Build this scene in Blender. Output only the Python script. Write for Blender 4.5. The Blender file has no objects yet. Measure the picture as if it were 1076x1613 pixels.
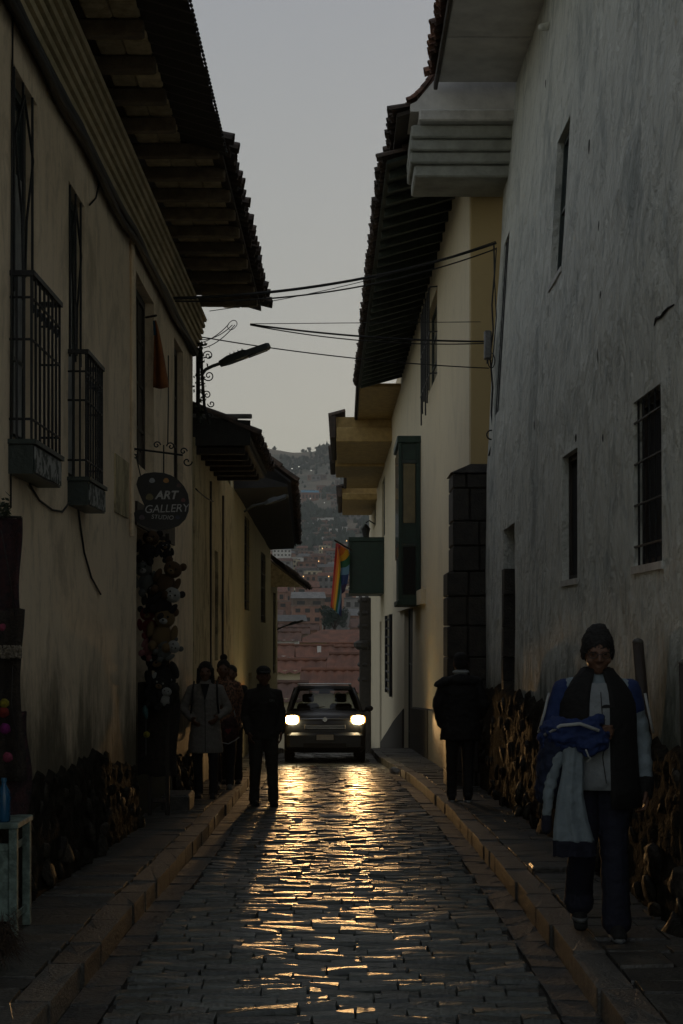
import bpy, math, random
import numpy as np
from mathutils import Vector, Matrix, Euler, noise as mnoise

random.seed(7)
rng = np.random.default_rng(7)
PI = math.pi
SC = bpy.context.scene
COL = SC.collection
R = math.radians

# ------------------------------------------------------------------ camera
EYE, FOC = 1.7, 2400.0            # eye height (m); focal length in pixels of a 1613 px tall frame
cd = bpy.data.cameras.new('camera')
cam = bpy.data.objects.new('camera', cd)
COL.objects.link(cam)
cam.location = (0, 0, EYE)
cam.rotation_euler = (R(90), 0, 0)
cd.sensor_fit = 'VERTICAL'
cd.sensor_height = 36.0
cd.sensor_width = 24.0
cd.lens = FOC / 1613 * 36.0
cd.shift_y = (1000 - 806.5) / 1613
cd.shift_x = -2.0 / 1613
cd.clip_start = 0.05
cd.clip_end = 9000
SC.camera = cam

# ------------------------------------------------------------------ sky, sun, exposure
SUN_EL, SUN_AZ = 4.0, 12.0        # just behind the ridge at the end of the street
w = bpy.data.worlds.new('World')
SC.world = w
w.use_nodes = True
wn, wl = w.node_tree.nodes, w.node_tree.links
bg = wn['Background']
sky = wn.new('ShaderNodeTexSky')
sky.sky_type = 'NISHITA'
sky.sun_disc = False
sky.sun_elevation = R(SUN_EL)
sky.sun_rotation = R(SUN_AZ)
sky.altitude = 3300
sky.air_density = 1.0
sky.dust_density = 3.5
sky.ozone_density = 1.5
hs = wn.new('ShaderNodeHueSaturation')
hs.inputs['Saturation'].default_value = .92
wl.new(sky.outputs[0], hs.inputs['Color'])
gm = wn.new('ShaderNodeGamma'); gm.inputs[1].default_value = .15
wl.new(hs.outputs[0], gm.inputs[0])
tcw = wn.new('ShaderNodeTexCoord'); szw = wn.new('ShaderNodeSeparateXYZ'); wl.new(tcw.outputs['Generated'], szw.inputs[0])
rw = wn.new('ShaderNodeValToRGB')          # evening tint: cream low down, lavender grey above
rw.color_ramp.elements[0].position = .06; rw.color_ramp.elements[0].color = (1.0, .945, .77, 1)
rw.color_ramp.elements[1].position = .42; rw.color_ramp.elements[1].color = (.715, .725, .76, 1)
em_w = rw.color_ramp.elements.new(.20); em_w.color = (.84, .835, .77, 1)
wl.new(szw.outputs['Z'], rw.inputs[0])
tn = wn.new('ShaderNodeVectorMath'); tn.operation = 'MULTIPLY'; wl.new(rw.outputs[0], tn.inputs[1])
wl.new(gm.outputs[0], tn.inputs[0])
wl.new(tn.outputs[0], bg.inputs['Color'])
bg.inputs['Strength'].default_value = 0.10
sd = bpy.data.lights.new('sun', 'SUN')
sd.energy = 0.5
sd.angle = R(10)
sd.color = (1.0, 0.80, 0.6)
sun = bpy.data.objects.new('sun', sd)
COL.objects.link(sun)
sun.rotation_euler = Vector((-math.sin(R(SUN_AZ)) * math.cos(R(SUN_EL)), -math.cos(R(SUN_AZ)) * math.cos(R(SUN_EL)), -math.sin(R(SUN_EL)))).to_track_quat('-Z', 'Y').to_euler()
SC.view_settings.view_transform = 'Standard'
SC.view_settings.look = 'None'
SC.view_settings.gamma = 1
SC.view_settings.exposure = 2.12
SC.cycles.use_denoising = True
SC.cycles.max_bounces = 14
SC.cycles.diffuse_bounces = 12
SC.cycles.glossy_bounces = 3
SC.cycles.transmission_bounces = 4
SC.cycles.sample_clamp_indirect = 6

# ------------------------------------------------------------------ helpers
def W(px, py, Y):                 # a sight line of the photo met at distance Y (metres)
    return Vector(((px - 540) * Y / FOC, Y, EYE + (1000 - py) * Y / FOC))

class MB:
    def __init__(s):
        s.v, s.f, s.uv = [], [], None
    def add(s, vs, fs):
        o = len(s.v)
        s.v += [tuple(p) for p in vs]
        s.f += [tuple(i + o for i in f) for f in fs]
        return s
    def box(s, a, b, m=None):
        (x0, y0, z0), (x1, y1, z1) = a, b
        vs = [(x0, y0, z0), (x1, y0, z0), (x1, y1, z0), (x0, y1, z0), (x0, y0, z1), (x1, y0, z1), (x1, y1, z1), (x0, y1, z1)]
        if m is not None:
            vs = [tuple(m @ Vector(p)) for p in vs]
        return s.add(vs, [(0, 3, 2, 1), (4, 5, 6, 7), (0, 1, 5, 4), (1, 2, 6, 5), (2, 3, 7, 6), (3, 0, 4, 7)])
    def bbox(s, a, b, bev, m=None):
        """box with chamfered edges"""
        (x0, y0, z0), (x1, y1, z1) = a, b
        ring = lambda i, z: [(x0 + i, y0, z), (x1 - i, y0, z), (x1, y0 + i, z), (x1, y1 - i, z), (x1 - i, y1, z), (x0 + i, y1, z), (x0, y1 - i, z), (x0, y0 + i, z)]
        def inset(z, e):
            return [(x0 + e + bev, y0 + e, z), (x1 - e - bev, y0 + e, z), (x1 - e, y0 + e + bev, z), (x1 - e, y1 - e - bev, z), (x1 - e - bev, y1 - e, z), (x0 + e + bev, y1 - e, z), (x0 + e, y1 - e - bev, z), (x0 + e, y0 + e + bev, z)]
        vs = inset(z0, bev) + ring(bev, z0 + bev) + ring(bev, z1 - bev) + inset(z1, bev)
        if m is not None:
            vs = [tuple(m @ Vector(p)) for p in vs]
        fs = [tuple(range(7, -1, -1)), tuple(range(24, 32))]
        for k in range(3):
            for i in range(8):
                j = (i + 1) % 8
                fs.append((k * 8 + i, k * 8 + j, k * 8 + 8 + j, k * 8 + 8 + i))
        return s.add(vs, fs)
    def tube(s, pts, r, n=6, cap=True):
        pts = [Vector(p) for p in pts]
        rs = r if isinstance(r, (list, tuple)) else [r] * len(pts)
        vs, fs = [], []
        up = None
        for i, p in enumerate(pts):
            t = (pts[min(i + 1, len(pts) - 1)] - pts[max(i - 1, 0)])
            t = t.normalized() if t.length > 1e-9 else Vector((0, 0, 1))
            if up is None:
                up = Vector((0, 0, 1)) if abs(t.z) < .9 else Vector((1, 0, 0))
            a = t.cross(up).normalized() if t.cross(up).length > 1e-6 else Vector((1, 0, 0))
            b = a.cross(t).normalized()
            up = b
            for k in range(n):
                q = 2 * PI * k / n
                vs.append(p + (a * math.cos(q) + b * math.sin(q)) * rs[i])
        for i in range(len(pts) - 1):
            for k in range(n):
                l = (k + 1) % n
                fs.append((i * n + k, i * n + l, (i + 1) * n + l, (i + 1) * n + k))
        if cap:
            fs.append(tuple(range(n - 1, -1, -1)))
            fs.append(tuple(range((len(pts) - 1) * n, len(pts) * n)))
        return s.add(vs, fs)
    def ell(s, c, r, rot=None, n=12, m=8):
        c = Vector(c)
        M = rot.to_matrix() if rot is not None else Matrix.Identity(3)
        vs, fs = [c + M @ Vector((0, 0, -r[2]))], []
        for i in range(1, m):
            a = PI * i / m
            for k in range(n):
                q = 2 * PI * k / n
                vs.append(c + M @ Vector((r[0] * math.sin(a) * math.cos(q), r[1] * math.sin(a) * math.sin(q), -r[2] * math.cos(a))))
        vs.append(c + M @ Vector((0, 0, r[2])))
        for k in range(n):
            l = (k + 1) % n
            fs.append((0, 1 + l, 1 + k))
            for i in range(m - 2):
                fs.append((1 + i * n + k, 1 + i * n + l, 1 + (i + 1) * n + l, 1 + (i + 1) * n + k))
            fs.append((len(vs) - 1, 1 + (m - 2) * n + k, 1 + (m - 2) * n + l))
        return s.add(vs, fs)
    def cap(s, p, q, r1, r2, n=12):
        """tapered capsule"""
        p, q = Vector(p), Vector(q)
        d = (q - p).normalized()
        pts, rs = [], []
        for a in (-1, -.8, -.45, 0):
            pts.append(p + d * r1 * a); rs.append(max(r1 * math.sqrt(max(0, 1 - a * a)), r1 * .12))
        for t in (.33, .67):
            pts.append(p.lerp(q, t)); rs.append(r1 + (r2 - r1) * t)
        for a in (0, .45, .8, 1):
            pts.append(q + d * r2 * a); rs.append(max(r2 * math.sqrt(max(0, 1 - a * a)), r2 * .12))
        return s.tube(pts, rs, n)
    def loft(s, rings, n=16, cap=True):
        """rings: (centre, rx, ry[, yaw]) horizontal ellipses"""
        vs, fs = [], []
        for rg in rings:
            c, rx, ry = Vector(rg[0]), rg[1], rg[2]
            yw = rg[3] if len(rg) > 3 else 0
            for k in range(n):
                q = 2 * PI * k / n
                x, y = rx * math.cos(q), ry * math.sin(q)
                vs.append(c + Vector((x * math.cos(yw) - y * math.sin(yw), x * math.sin(yw) + y * math.cos(yw), 0)))
        for i in range(len(rings) - 1):
            for k in range(n):
                l = (k + 1) % n
                fs.append((i * n + k, i * n + l, (i + 1) * n + l, (i + 1) * n + k))
        if cap:
            fs.append(tuple(range(n - 1, -1, -1)))
            fs.append(tuple(range((len(rings) - 1) * n, len(rings) * n)))
        return s.add(vs, fs)
    def prism(s, poly, vec):
        """extrude a planar polygon of 3-D points by vec"""
        n = len(poly)
        v = Vector(vec)
        vs = [Vector(p) for p in poly] + [Vector(p) + v for p in poly]
        fs = [tuple(range(n - 1, -1, -1)), tuple(range(n, 2 * n))]
        fs += [(i, (i + 1) % n, n + (i + 1) % n, n + i) for i in range(n)]
        return s.add(vs, fs)
    def mesh(s, name, mat=None, smooth=False):
        me = bpy.data.meshes.new(name)
        me.from_pydata(s.v, [], s.f)
        if mat is not None:
            me.materials.append(mat)
        if smooth:
            me.polygons.foreach_set('use_smooth', [True] * len(me.polygons))
        me.validate()
        import bmesh
        bm = bmesh.new(); bm.from_mesh(me)
        bmesh.ops.recalc_face_normals(bm, faces=bm.faces)
        bm.to_mesh(me); bm.free()
        return me

def link(name, me, parent=None, loc=None, rot=None, scl=None):
    o = bpy.data.objects.new(name, me)
    COL.objects.link(o)
    if parent is not None:
        o.parent = parent
    if loc is not None:
        o.location = loc
    if rot is not None:
        o.rotation_euler = rot
    if scl is not None:
        o.scale = scl
    return o

def build(name, mb, mat, parent=None, smooth=False, **k):
    return link(name, mb.mesh(name, mat, smooth), parent, **k)

def wpart(name, mb, mat, parent, smooth=False):
    """part built in world coordinates under a thing that stands elsewhere"""
    o = build(name, mb, mat, parent, smooth)
    M = Matrix.Identity(4)
    p, chain = parent, []
    while p is not None:
        chain.append(p); p = p.parent
    for c in reversed(chain):
        M = M @ Matrix.LocRotScale(c.location, c.rotation_euler, c.scale)
    o.matrix_local = M.inverted()
    return o

def tag(o, label, cat, group=None):
    o['label'] = label
    o['category'] = cat
    if group:
        o['group'] = group
    return o

def thing(name, label, cat, loc=(0, 0, 0), rotz=0, group=None):
    o = bpy.data.objects.new(name, None)
    COL.objects.link(o)
    o.location = loc
    o.rotation_euler = (0, 0, rotz)
    o.empty_display_size = .2
    return tag(o, label, cat, group)

def struct(o):
    o['kind'] = 'structure'
    return o

def remesh(mb, vox, it=3, fac=.5):
    me = mb.mesh('tmp')
    o = bpy.data.objects.new('tmp', me)
    COL.objects.link(o)
    m = o.modifiers.new('r', 'REMESH'); m.mode = 'VOXEL'; m.voxel_size = vox; m.use_smooth_shade = True
    if it:
        m = o.modifiers.new('s', 'SMOOTH'); m.iterations = it; m.factor = fac
    dg = bpy.context.evaluated_depsgraph_get()
    dg.update()
    out = bpy.data.meshes.new_from_object(o.evaluated_get(dg), depsgraph=dg)
    bpy.data.objects.remove(o)
    bpy.data.meshes.remove(me)
    out.materials.clear()
    out.polygons.foreach_set('use_smooth', [True] * len(out.polygons))
    return out

# ------------------------------------------------------------------ materials
def nodes(name):
    m = bpy.data.materials.new(name)
    m.use_nodes = True
    return m, m.node_tree.nodes, m.node_tree.links, m.node_tree.nodes['Principled BSDF']

def pmat(name, c1, c2=None, scale=4.0, rough=.8, bump=0.0, bscale=None, stretch=(1, 1, 1), metal=0, spec=.5, rvar=0.0, world=True, detail=5, bdist=.02, contrast=(.35, .65)):
    """two-tone noise material; rvar: spread of brightness from object to object"""
    m, n, l, b = nodes(name)
    b.inputs['Metallic'].default_value = metal
    b.inputs['Roughness'].default_value = rough
    b.inputs['Specular IOR Level'].default_value = spec
    c2 = c2 or tuple(x * .7 for x in c1)
    if world:
        co = n.new('ShaderNodeNewGeometry').outputs['Position']
    else:
        co = n.new('ShaderNodeTexCoord').outputs['Object']
    mp = n.new('ShaderNodeMapping'); mp.inputs['Scale'].default_value = stretch
    l.new(co, mp.inputs[0])
    nz = n.new('ShaderNodeTexNoise'); nz.inputs['Scale'].default_value = scale; nz.inputs['Detail'].default_value = detail; nz.inputs['Roughness'].default_value = .62
    l.new(mp.outputs[0], nz.inputs['Vector'])
    rp = n.new('ShaderNodeValToRGB')
    rp.color_ramp.elements[0].position, rp.color_ramp.elements[1].position = contrast
    rp.color_ramp.elements[0].color = (*c2, 1); rp.color_ramp.elements[1].color = (*c1, 1)
    l.new(nz.outputs['Fac'], rp.inputs[0])
    col = rp.outputs[0]
    if rvar:
        oi = n.new('ShaderNodeObjectInfo')
        mr = n.new('ShaderNodeMapRange'); mr.inputs[3].default_value = 1 - rvar; mr.inputs[4].default_value = 1 + rvar
        l.new(oi.outputs['Random'], mr.inputs[0])
        mx = n.new('ShaderNodeVectorMath'); mx.operation = 'SCALE'
        l.new(col, mx.inputs[0]); l.new(mr.outputs[0], mx.inputs['Scale'])
        col = mx.outputs[0]
    l.new(col, b.inputs['Base Color'])
    if bump:
        n2 = n.new('ShaderNodeTexNoise'); n2.inputs['Scale'].default_value = bscale or scale * 4; n2.inputs['Detail'].default_value = 4
        l.new(mp.outputs[0], n2.inputs['Vector'])
        bp = n.new('ShaderNodeBump'); bp.inputs['Strength'].default_value = bump; bp.inputs['Distance'].default_value = bdist
        l.new(n2.outputs['Fac'], bp.inputs['Height']); l.new(bp.outputs[0], b.inputs['Normal'])
    return m

def plaster(name, c_clean, c_dirt, c_moss, moss_top, streak=.5, bump=.5, moss_amt=.5, big=.05):
    """old lime plaster: vertical rain streaks, patchy dirt, damp dark foot with an uneven upper edge"""
    m, n, l, b = nodes(name)
    b.inputs['Roughness'].default_value = .88
    b.inputs['Specular IOR Level'].default_value = .25
    pos = n.new('ShaderNodeNewGeometry').outputs['Position']
    def nz(scale, st, det=5, ro=.6, dis=0):
        mp = n.new('ShaderNodeMapping'); mp.inputs['Scale'].default_value = st
        l.new(pos, mp.inputs[0])
        t = n.new('ShaderNodeTexNoise'); t.inputs['Scale'].default_value = scale; t.inputs['Detail'].default_value = det; t.inputs['Roughness'].default_value = ro; t.inputs['Distortion'].default_value = dis
        l.new(mp.outputs[0], t.inputs['Vector'])
        return t.outputs['Fac']
    def ramp(x, a, bb):
        r = n.new('ShaderNodeMapRange'); r.interpolation_type = 'SMOOTHSTEP'
        r.inputs[1].default_value = a; r.inputs[2].default_value = bb
        l.new(x, r.inputs[0]); return r.outputs[0]
    def math_(op, a, bb):
        t = n.new('ShaderNodeMath'); t.operation = op
        for i, x in enumerate((a, bb)):
            if isinstance(x, (int, float)): t.inputs[i].default_value = x
            else: l.new(x, t.inputs[i])
        return t.outputs[0]
    def mix(f, a, bb):
        t = n.new('ShaderNodeMix'); t.data_type = 'RGBA'
        l.new(f, t.inputs['Factor'])
        for k, x in (('A', a), ('B', bb)):
            i = [s for s in t.inputs if s.name == k and s.type == 'RGBA'][0]
            if isinstance(x, tuple): i.default_value = (*x, 1)
            else: l.new(x, i)
        return [s for s in t.outputs if s.type == 'RGBA'][0]
    streaks = nz(1.0, (6.5, 6.5, 1.5), 8, .72, .35)
    patches = nz(1.0, (1, 1, .6), 7, .7, .6)
    fine = nz(26, (1, 1, .6), 4)
    f1 = math_('MULTIPLY', ramp(streaks, .52, .70), streak * .6)
    f3 = math_('MULTIPLY', ramp(nz(3.0, (1, 1, .7), 7, .7, .5), .50, .66), streak * .55)
    f2 = math_('MAXIMUM', f3, math_('MULTIPLY', ramp(patches, .50, .68), streak * .75))
    c = mix(math_('MAXIMUM', f1, f2), c_clean, c_dirt)
    speck = math_('MULTIPLY', ramp(fine, .6, .74), .35)
    c = mix(speck, c, c_dirt)
    sep = n.new('ShaderNodeSeparateXYZ'); l.new(pos, sep.inputs[0])
    zz = math_('ADD', sep.outputs['Z'], math_('MULTIPLY', math_('SUBTRACT', nz(1.6, (1, 1, .5), 6, .7), .5), 2.4))
    zz = math_('ADD', zz, math_('MULTIPLY', sep.outputs['Y'], .035))
    mm = n.new('ShaderNodeMapRange'); mm.interpolation_type = 'SMOOTHSTEP'
    mm.inputs[1].default_value = moss_top + .5; mm.inputs[2].default_value = moss_top - .5
    mm.inputs[3].default_value = 0; mm.inputs[4].default_value = moss_amt
    l.new(zz, mm.inputs[0])
    c = mix(mm.outputs[0], c, c_moss)
    l.new(c, b.inputs['Base Color'])
    h1 = n.new('ShaderNodeBump'); h1.inputs['Strength'].default_value = bump; h1.inputs['Distance'].default_value = big
    l.new(math_('ADD', nz(2.6, (1, 1, .75), 6, .6, .4), math_('MULTIPLY', streaks, .30)), h1.inputs['Height'])
    h2 = n.new('ShaderNodeBump'); h2.inputs['Strength'].default_value = .5; h2.inputs['Distance'].default_value = .006
    l.new(nz(45, (1, 1, .7), 4), h2.inputs['Height']); l.new(h1.outputs[0], h2.inputs['Normal'])
    l.new(h2.outputs[0], b.inputs['Normal'])
    return m

def emis(name, col, strength):
    m, n, l, b = nodes(name)
    b.inputs['Base Color'].default_value = (*col, 1)
    b.inputs['Emission Color'].default_value = (*col, 1)
    b.inputs['Emission Strength'].default_value = strength
    return m

def glass(name, tint=(.05, .06, .06), rough=.08):
    m, n, l, b = nodes(name)
    b.inputs['Base Color'].default_value = (*tint, 1)
    b.inputs['Roughness'].default_value = rough
    b.inputs['Specular IOR Level'].default_value = .6
    return m

M = {}
M['cob'] = pmat('cobble_stone', (.10, .108, .092), (.05, .055, .048), 14, .345, .7, 45, rvar=.4, bdist=.010)
M['joint'] = pmat('joint_dirt', (.035, .03, .024), (.02, .018, .015), 9, .95, .6, 40)
M['gutter'] = pmat('gutter_stone', (.05, .048, .042), (.028, .027, .025), 8, .5, .6, 40, rvar=.25)
M['kerb'] = pmat('kerb_granite', (.10, .092, .075), (.05, .046, .04), 12, .5, .6, 60, rvar=.3)
M['slab'] = pmat('paving_slab', (.085, .08, .066), (.045, .042, .036), 7, .42, .6, 35, rvar=.28)
M['rub'] = pmat('rubble_stone', (.05, .043, .032), (.018, .016, .013), 11, .62, 1.0, 30, rvar=.4, spec=.08)
M['foot'] = pmat('grimy_footing', (.034, .029, .021), (.013, .012, .009), 11, .8, 1.0, 34, spec=.03)
M['mortar'] = pmat('earth_mortar', (.05, .042, .03), (.025, .022, .017), 9, .8, .9, 40)
M['R1'] = plaster('weathered_white_plaster', (.75, .76, .69), (.32, .35, .335), (.06, .075, .048), 1.75, 1.0, 1.0, .9, .2)
M['R2'] = plaster('cream_plaster', (.74, .65, .47), (.50, .44, .32), (.16, .14, .11), -.9, .5, .35, .7, .03)
M['R2end'] = plaster('ochre_plaster', (.50, .38, .19), (.40, .30, .15), (.2, .16, .1), -2, .3, .2, .3, .02)
M['L1'] = plaster('tan_plaster', (.84, .69, .50), (.36, .29, .19), (.065, .058, .036), 1.6, .8, .8, .9, .04)
M['L2'] = plaster('streaked_old_plaster', (.56, .47, .29), (.06, .05, .035), (.06, .055, .04), .6, 1.0, .6, .8, .03)
M['L3'] = plaster('olive_plaster', (.50, .44, .28), (.27, .235, .15), (.09, .08, .06), -.1, .6, .4, .6, .02)
M['white'] = pmat('white_painted_timber', (.6, .59, .56), (.4, .39, .37), 5, .7, .3, 30)
M['soffit'] = pmat('white_soffit', (.72, .71, .68), (.55, .54, .52), 3, .8, .2, 25)
M['yellow'] = pmat('ochre_painted_timber', (.48, .33, .12), (.33, .22, .08), 5, .65, .3, 30)
M['wood'] = pmat('dark_wood', (.045, .032, .022), (.022, .016, .012), 10, .65, .5, 40, stretch=(1, 1, .15), rvar=.2)
M['rafter'] = pmat('rafter_wood', (.20, .15, .09), (.11, .08, .05), 10, .75, .5, 40, rvar=.25)
M['gwood'] = pmat('green_rafter', (.04, .055, .042), (.02, .03, .024), 10, .7, .4, 40, rvar=.2)
M['brick'] = pmat('soffit_brick', (.66, .54, .32), (.40, .30, .17), 12, .85, .6, 50, rvar=.25)
M['tile'] = pmat('roof_tile', (.17, .075, .045), (.07, .042, .032), 9, .8, .5, 40, rvar=.45)
M['tiled'] = pmat('old_roof_tile', (.085, .055, .04), (.04, .032, .026), 9, .8, .5, 40, rvar=.45)
M['iron'] = pmat('black_iron', (.02, .021, .022), (.012, .012, .013), 20, .5, .3, 80, metal=.3)
M['green'] = pmat('dark_green_paint', (.008, .036, .024), (.006, .024, .017), 6, .45, .25, 30)
M['dkgreen'] = pmat('blackish_green_paint', (.018, .032, .028), (.01, .02, .018), 6, .45, .25, 30)
M['stone'] = pmat('dark_ashlar', (.045, .038, .03), (.022, .02, .017), 8, .7, .7, 40, rvar=.2)
M['glassd'] = glass('dark_window_glass')
M['glassy'] = pmat('ochre_blind_glass', (.16, .12, .05), (.1, .08, .035), 3, .15)
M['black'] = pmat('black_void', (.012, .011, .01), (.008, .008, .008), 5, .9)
M['cable'] = pmat('cable_rubber', (.012, .012, .012), (.01, .01, .01), 5, .6)
M['steel'] = pmat('grey_steel', (.22, .22, .22), (.12, .12, .12), 20, .45, metal=.6)
M['lampgrey'] = pmat('lamp_casting', (.06, .07, .068), (.04, .045, .045), 20, .5)
M['sheet'] = pmat('dark_roof_sheet', (.028, .027, .026), (.015, .015, .015), 10, .7, .3, 30)
# ------------------------------------------------------------------ street profile
_P = np.array([(-12, .05), (0, .02), (6.7, 0), (9, -.03), (18.3, -.36), (29.6, -.80), (36, -1.06), (45, -2.05), (60, -3.9), (100, -8.7), (140, -12.5)])
def zr(Y):
    return float(np.mean([np.interp(Y + d, _P[:, 0], _P[:, 1]) for d in (-1.5, -.75, 0, .75, 1.5)]))
def XL(Y):                        # left kerb edge
    return float(np.interp(Y, [-12, 13, 24, 34, 60], [-1.25, -1.27, -1.40, -1.46, -1.5]))
def XR(Y):                        # right kerb edge, the pavement widens beyond the doorway
    return float(np.mean([np.interp(Y + d, [-12, 8, 16, 23, 31, 60], [1.15, 1.16, 1.18, 1.06, .68, .6]) for d in (-1.5, 0, 1.5)]))
KH = .115
def n3(x, y, z):
    return mnoise.noise(Vector((x, y, z)))

# road: bed, cobbles set in courses, flat gutter stones along both kerbs
mb = MB()
ys = np.arange(-8, 130, .5)
vs, fs = [], []
for i, y in enumerate(ys):
    y = float(y)
    for x in (XL(y) - .05, -.4, .4, XR(y) + .05):
        vs.append((x, y, zr(y) - .024))
    if i:
        for k in range(3):
            a = (i - 1) * 4 + k
            fs.append((a, a + 1, a + 5, a + 4))
mb.add(vs, fs)
road = struct(build('road', mb, M['joint']))

def stone_mesh(name, mat, seed, h=.05, cham=.04, round_=.03, dome=.004, smooth=False, cy_=4.4):
    """unit cobble: 1 x 1 outline, real height h; irregular chamfered top"""
    r = random.Random(seed)
    out = []
    for cx, cy in ((-.5, -.5), (.5, -.5), (.5, .5), (-.5, .5)):
        s = round_ * r.uniform(.4, 1.3)
        j = lambda: r.uniform(-.014, .014)
        a = (cx, cy - math.copysign(s, cy)); b = (cx - math.copysign(s * .6, cx), cy)
        pr = [a, b] if (cx > 0) == (cy > 0) else [b, a]
        out += [(p[0] + j(), p[1] + j()) for p in pr]
    n = len(out)
    vs = [(x, y, -.03) for x, y in out] + [(x, y, h - .018 + r.uniform(-.004, .003)) for x, y in out]
    vs += [(x * (1 - cham * .45), y * (1 - cham * cy_), h + r.uniform(-.003, .003)) for x, y in out]
    vs.append((r.uniform(-.1, .1), r.uniform(-.1, .1), h + dome * r.uniform(.2, 1)))
    fs = []
    for k in range(n):
        l = (k + 1) % n
        fs += [(k, l, n + l, n + k), (n + k, n + l, 2 * n + l, 2 * n + k), (2 * n + k, 2 * n + l, 3 * n)]
    return MB().add(vs, fs).mesh(name, mat, smooth)
cobs = [stone_mesh('cobblestone', M['cob'], 100 + i) for i in range(14)]
cobdata = [(np.array([v.co[:] for v in m.vertices]), [tuple(p.vertices) for p in m.polygons]) for m in cobs]
rr = random.Random(3)
placed = []
y = 3.0
while y < 46:
    d = rr.uniform(.105, .165)
    gl, gr = XL(y) + .20 + rr.uniform(-.03, .03), XR(y) - .20 + rr.uniform(-.03, .03)
    x = gl
    skew = rr.uniform(-.012, .012)
    while x < gr - .06:
        wd = min(rr.choice((.17, .22, .27, .32, .38)) * rr.uniform(.88, 1.12), gr - x)
        if gr - x - wd < .09:
            wd = gr - x
        yy = y + d / 2 + skew * (x / 1.0) + rr.uniform(-.01, .01) + .018 * math.sin(x * 2.1 + y * .7)
        placed.append((x + wd / 2, yy, wd - rr.uniform(.002, .009), d - rr.uniform(.010, .026) + (.015 if rr.random() < .15 else 0)))
        x += wd
    y += d
rest = MB()
single = 0
for (x, yy, sx, sy) in placed:
    k = rr.randrange(14)
    z = zr(yy) - .045 + rr.uniform(-.009, .009) - .012 * (abs(x) / 1.0) ** 2 * 0
    sl = (zr(yy + .3) - zr(yy - .3)) / .6
    e = (math.atan(sl) + rr.gauss(0, .040), rr.gauss(0, .040), rr.gauss(0, .02))
    if 6.75 < yy < 14 and single < 300:
        link('cobblestone', cobs[k], road, (x, yy, z), e, (sx, sy, 1)); single += 1
    else:
        Mx = np.array(Matrix.LocRotScale((x, yy, z), Euler(e), (sx, sy, 1)))
        v, f = cobdata[k]
        rest.add((v @ Mx[:3, :3].T + Mx[:3, 3]).tolist(), f)
o = build('cobbled_surface', rest, M['cob'], road, False); o['kind'] = 'stuff'
guts = [stone_mesh('gutter_stone', M['gutter'], 300 + i, round_=.05, cham=.02, dome=0, cy_=1.5) for i in range(6)]
for side in (-1, 1):
    y = 4.0
    while y < 44:
        d = rr.uniform(.28, .55)
        xk = XL(y + d / 2) if side < 0 else XR(y + d / 2)
        dx = ((XL(y + d) if side < 0 else XR(y + d)) - (XL(y) if side < 0 else XR(y))) / d
        sl = (zr(y + .5) - zr(y)) / .5
        link('gutter_stone', guts[rr.randrange(6)], road, (xk - side * .095, y + d / 2, zr(y + d / 2) - .058 + rr.uniform(-.005, .005)),
             (math.atan(sl), rr.gauss(0, .015) + side * .03, -math.atan(dx)), (.185, d - .015, 1))
        y += d

# kerbs and pavements
kms = [stone_mesh('kerb_stone', M['kerb'], 400 + i, h=.30, round_=.03, cham=.03, dome=0, cy_=.8) for i in range(8)]
sms = [stone_mesh('paving_slab', M['slab'], 500 + i, h=.05, round_=.03, cham=.02, dome=0, cy_=2) for i in range(8)]
LW, RW = -1.95, 1.92              # foot of the left and right walls
def RWx(Y):                        # foot of the right walls: first house, then the cream house beyond its corner
    return RW if Y < 20.8 else 1.906 - .00833 * Y
for side, nm in ((-1, 'left'), (1, 'right')):
    X = XL if side < 0 else XR
    wall_x = (lambda Y: LW - .1) if side < 0 else (lambda Y: RWx(Y) + .1)
    kb = MB(); sb = MB()
    vk, vsb, f = [], [], []
    for i, y in enumerate(np.arange(-6, 74, .5)):
        y = float(y)
        vk += [(X(y) + side * .012, y, zr(y) - .1), (X(y) + side * .012, y, zr(y) + KH - .03), (X(y) + side * .17, y, zr(y) + KH - .03)]
        vsb += [(X(y) + side * .14, y, zr(y) + KH - .022), (wall_x(y), y, zr(y) + KH - .022)]
        if i:
            a = (i - 1) * 3
            f += [(a, a + 1, a + 4, a + 3), (a + 1, a + 2, a + 5, a + 4)]
    kb.add(vk, f)
    sb.add(vsb, [(2 * i, 2 * i + 1, 2 * i + 3, 2 * i + 2) for i in range(len(vsb) // 2 - 1)])
    kerb = struct(build('kerb_' + nm, kb, M['joint']))
    walk = struct(build('pavement_' + nm, sb, M['joint']))
    y = 4.2
    while y < 42:
        d = rr.uniform(.42, .85)
        xm = X(y + d / 2)
        dx = (X(y + d) - X(y)) / d
        sl = (zr(y + d) - zr(y)) / d
        link('kerb_stone', kms[rr.randrange(8)], kerb, (xm + side * .08 + rr.uniform(-.008, .008), y + d / 2, zr(y + d / 2) + KH - .30 + rr.uniform(-.004, .004)),
             (math.atan(sl), rr.gauss(0, .008), -math.atan(dx)), (.165, d - .014, 1))
        y += d
    y = 4.2
    cnt = 0
    while y < 40:
        d = rr.uniform(.16, .42)
        a, b = X(y + d / 2) + side * .168, wall_x(y + d / 2)
        wd = abs(b - a)
        cut = rr.uniform(.35, .65) if (wd > .62 and rr.random() < .65) else None
        for (u0, u1) in (((0, cut), (cut, 1)) if cut else ((0, 1),)):
            if cnt >= 290:
                continue
            cnt += 1
            sl = (zr(y + d) - zr(y)) / d
            link('paving_slab', sms[rr.randrange(8)], walk, (a + (b - a) * (u0 + u1) / 2, y + d / 2, zr(y + d / 2) + KH - .05 + rr.uniform(-.006, .006)),
                 (math.atan(sl) + rr.gauss(0, .012), rr.gauss(0, .012), 0), (wd * (u1 - u0) - .012, d - .012, 1))
        y += d
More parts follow.
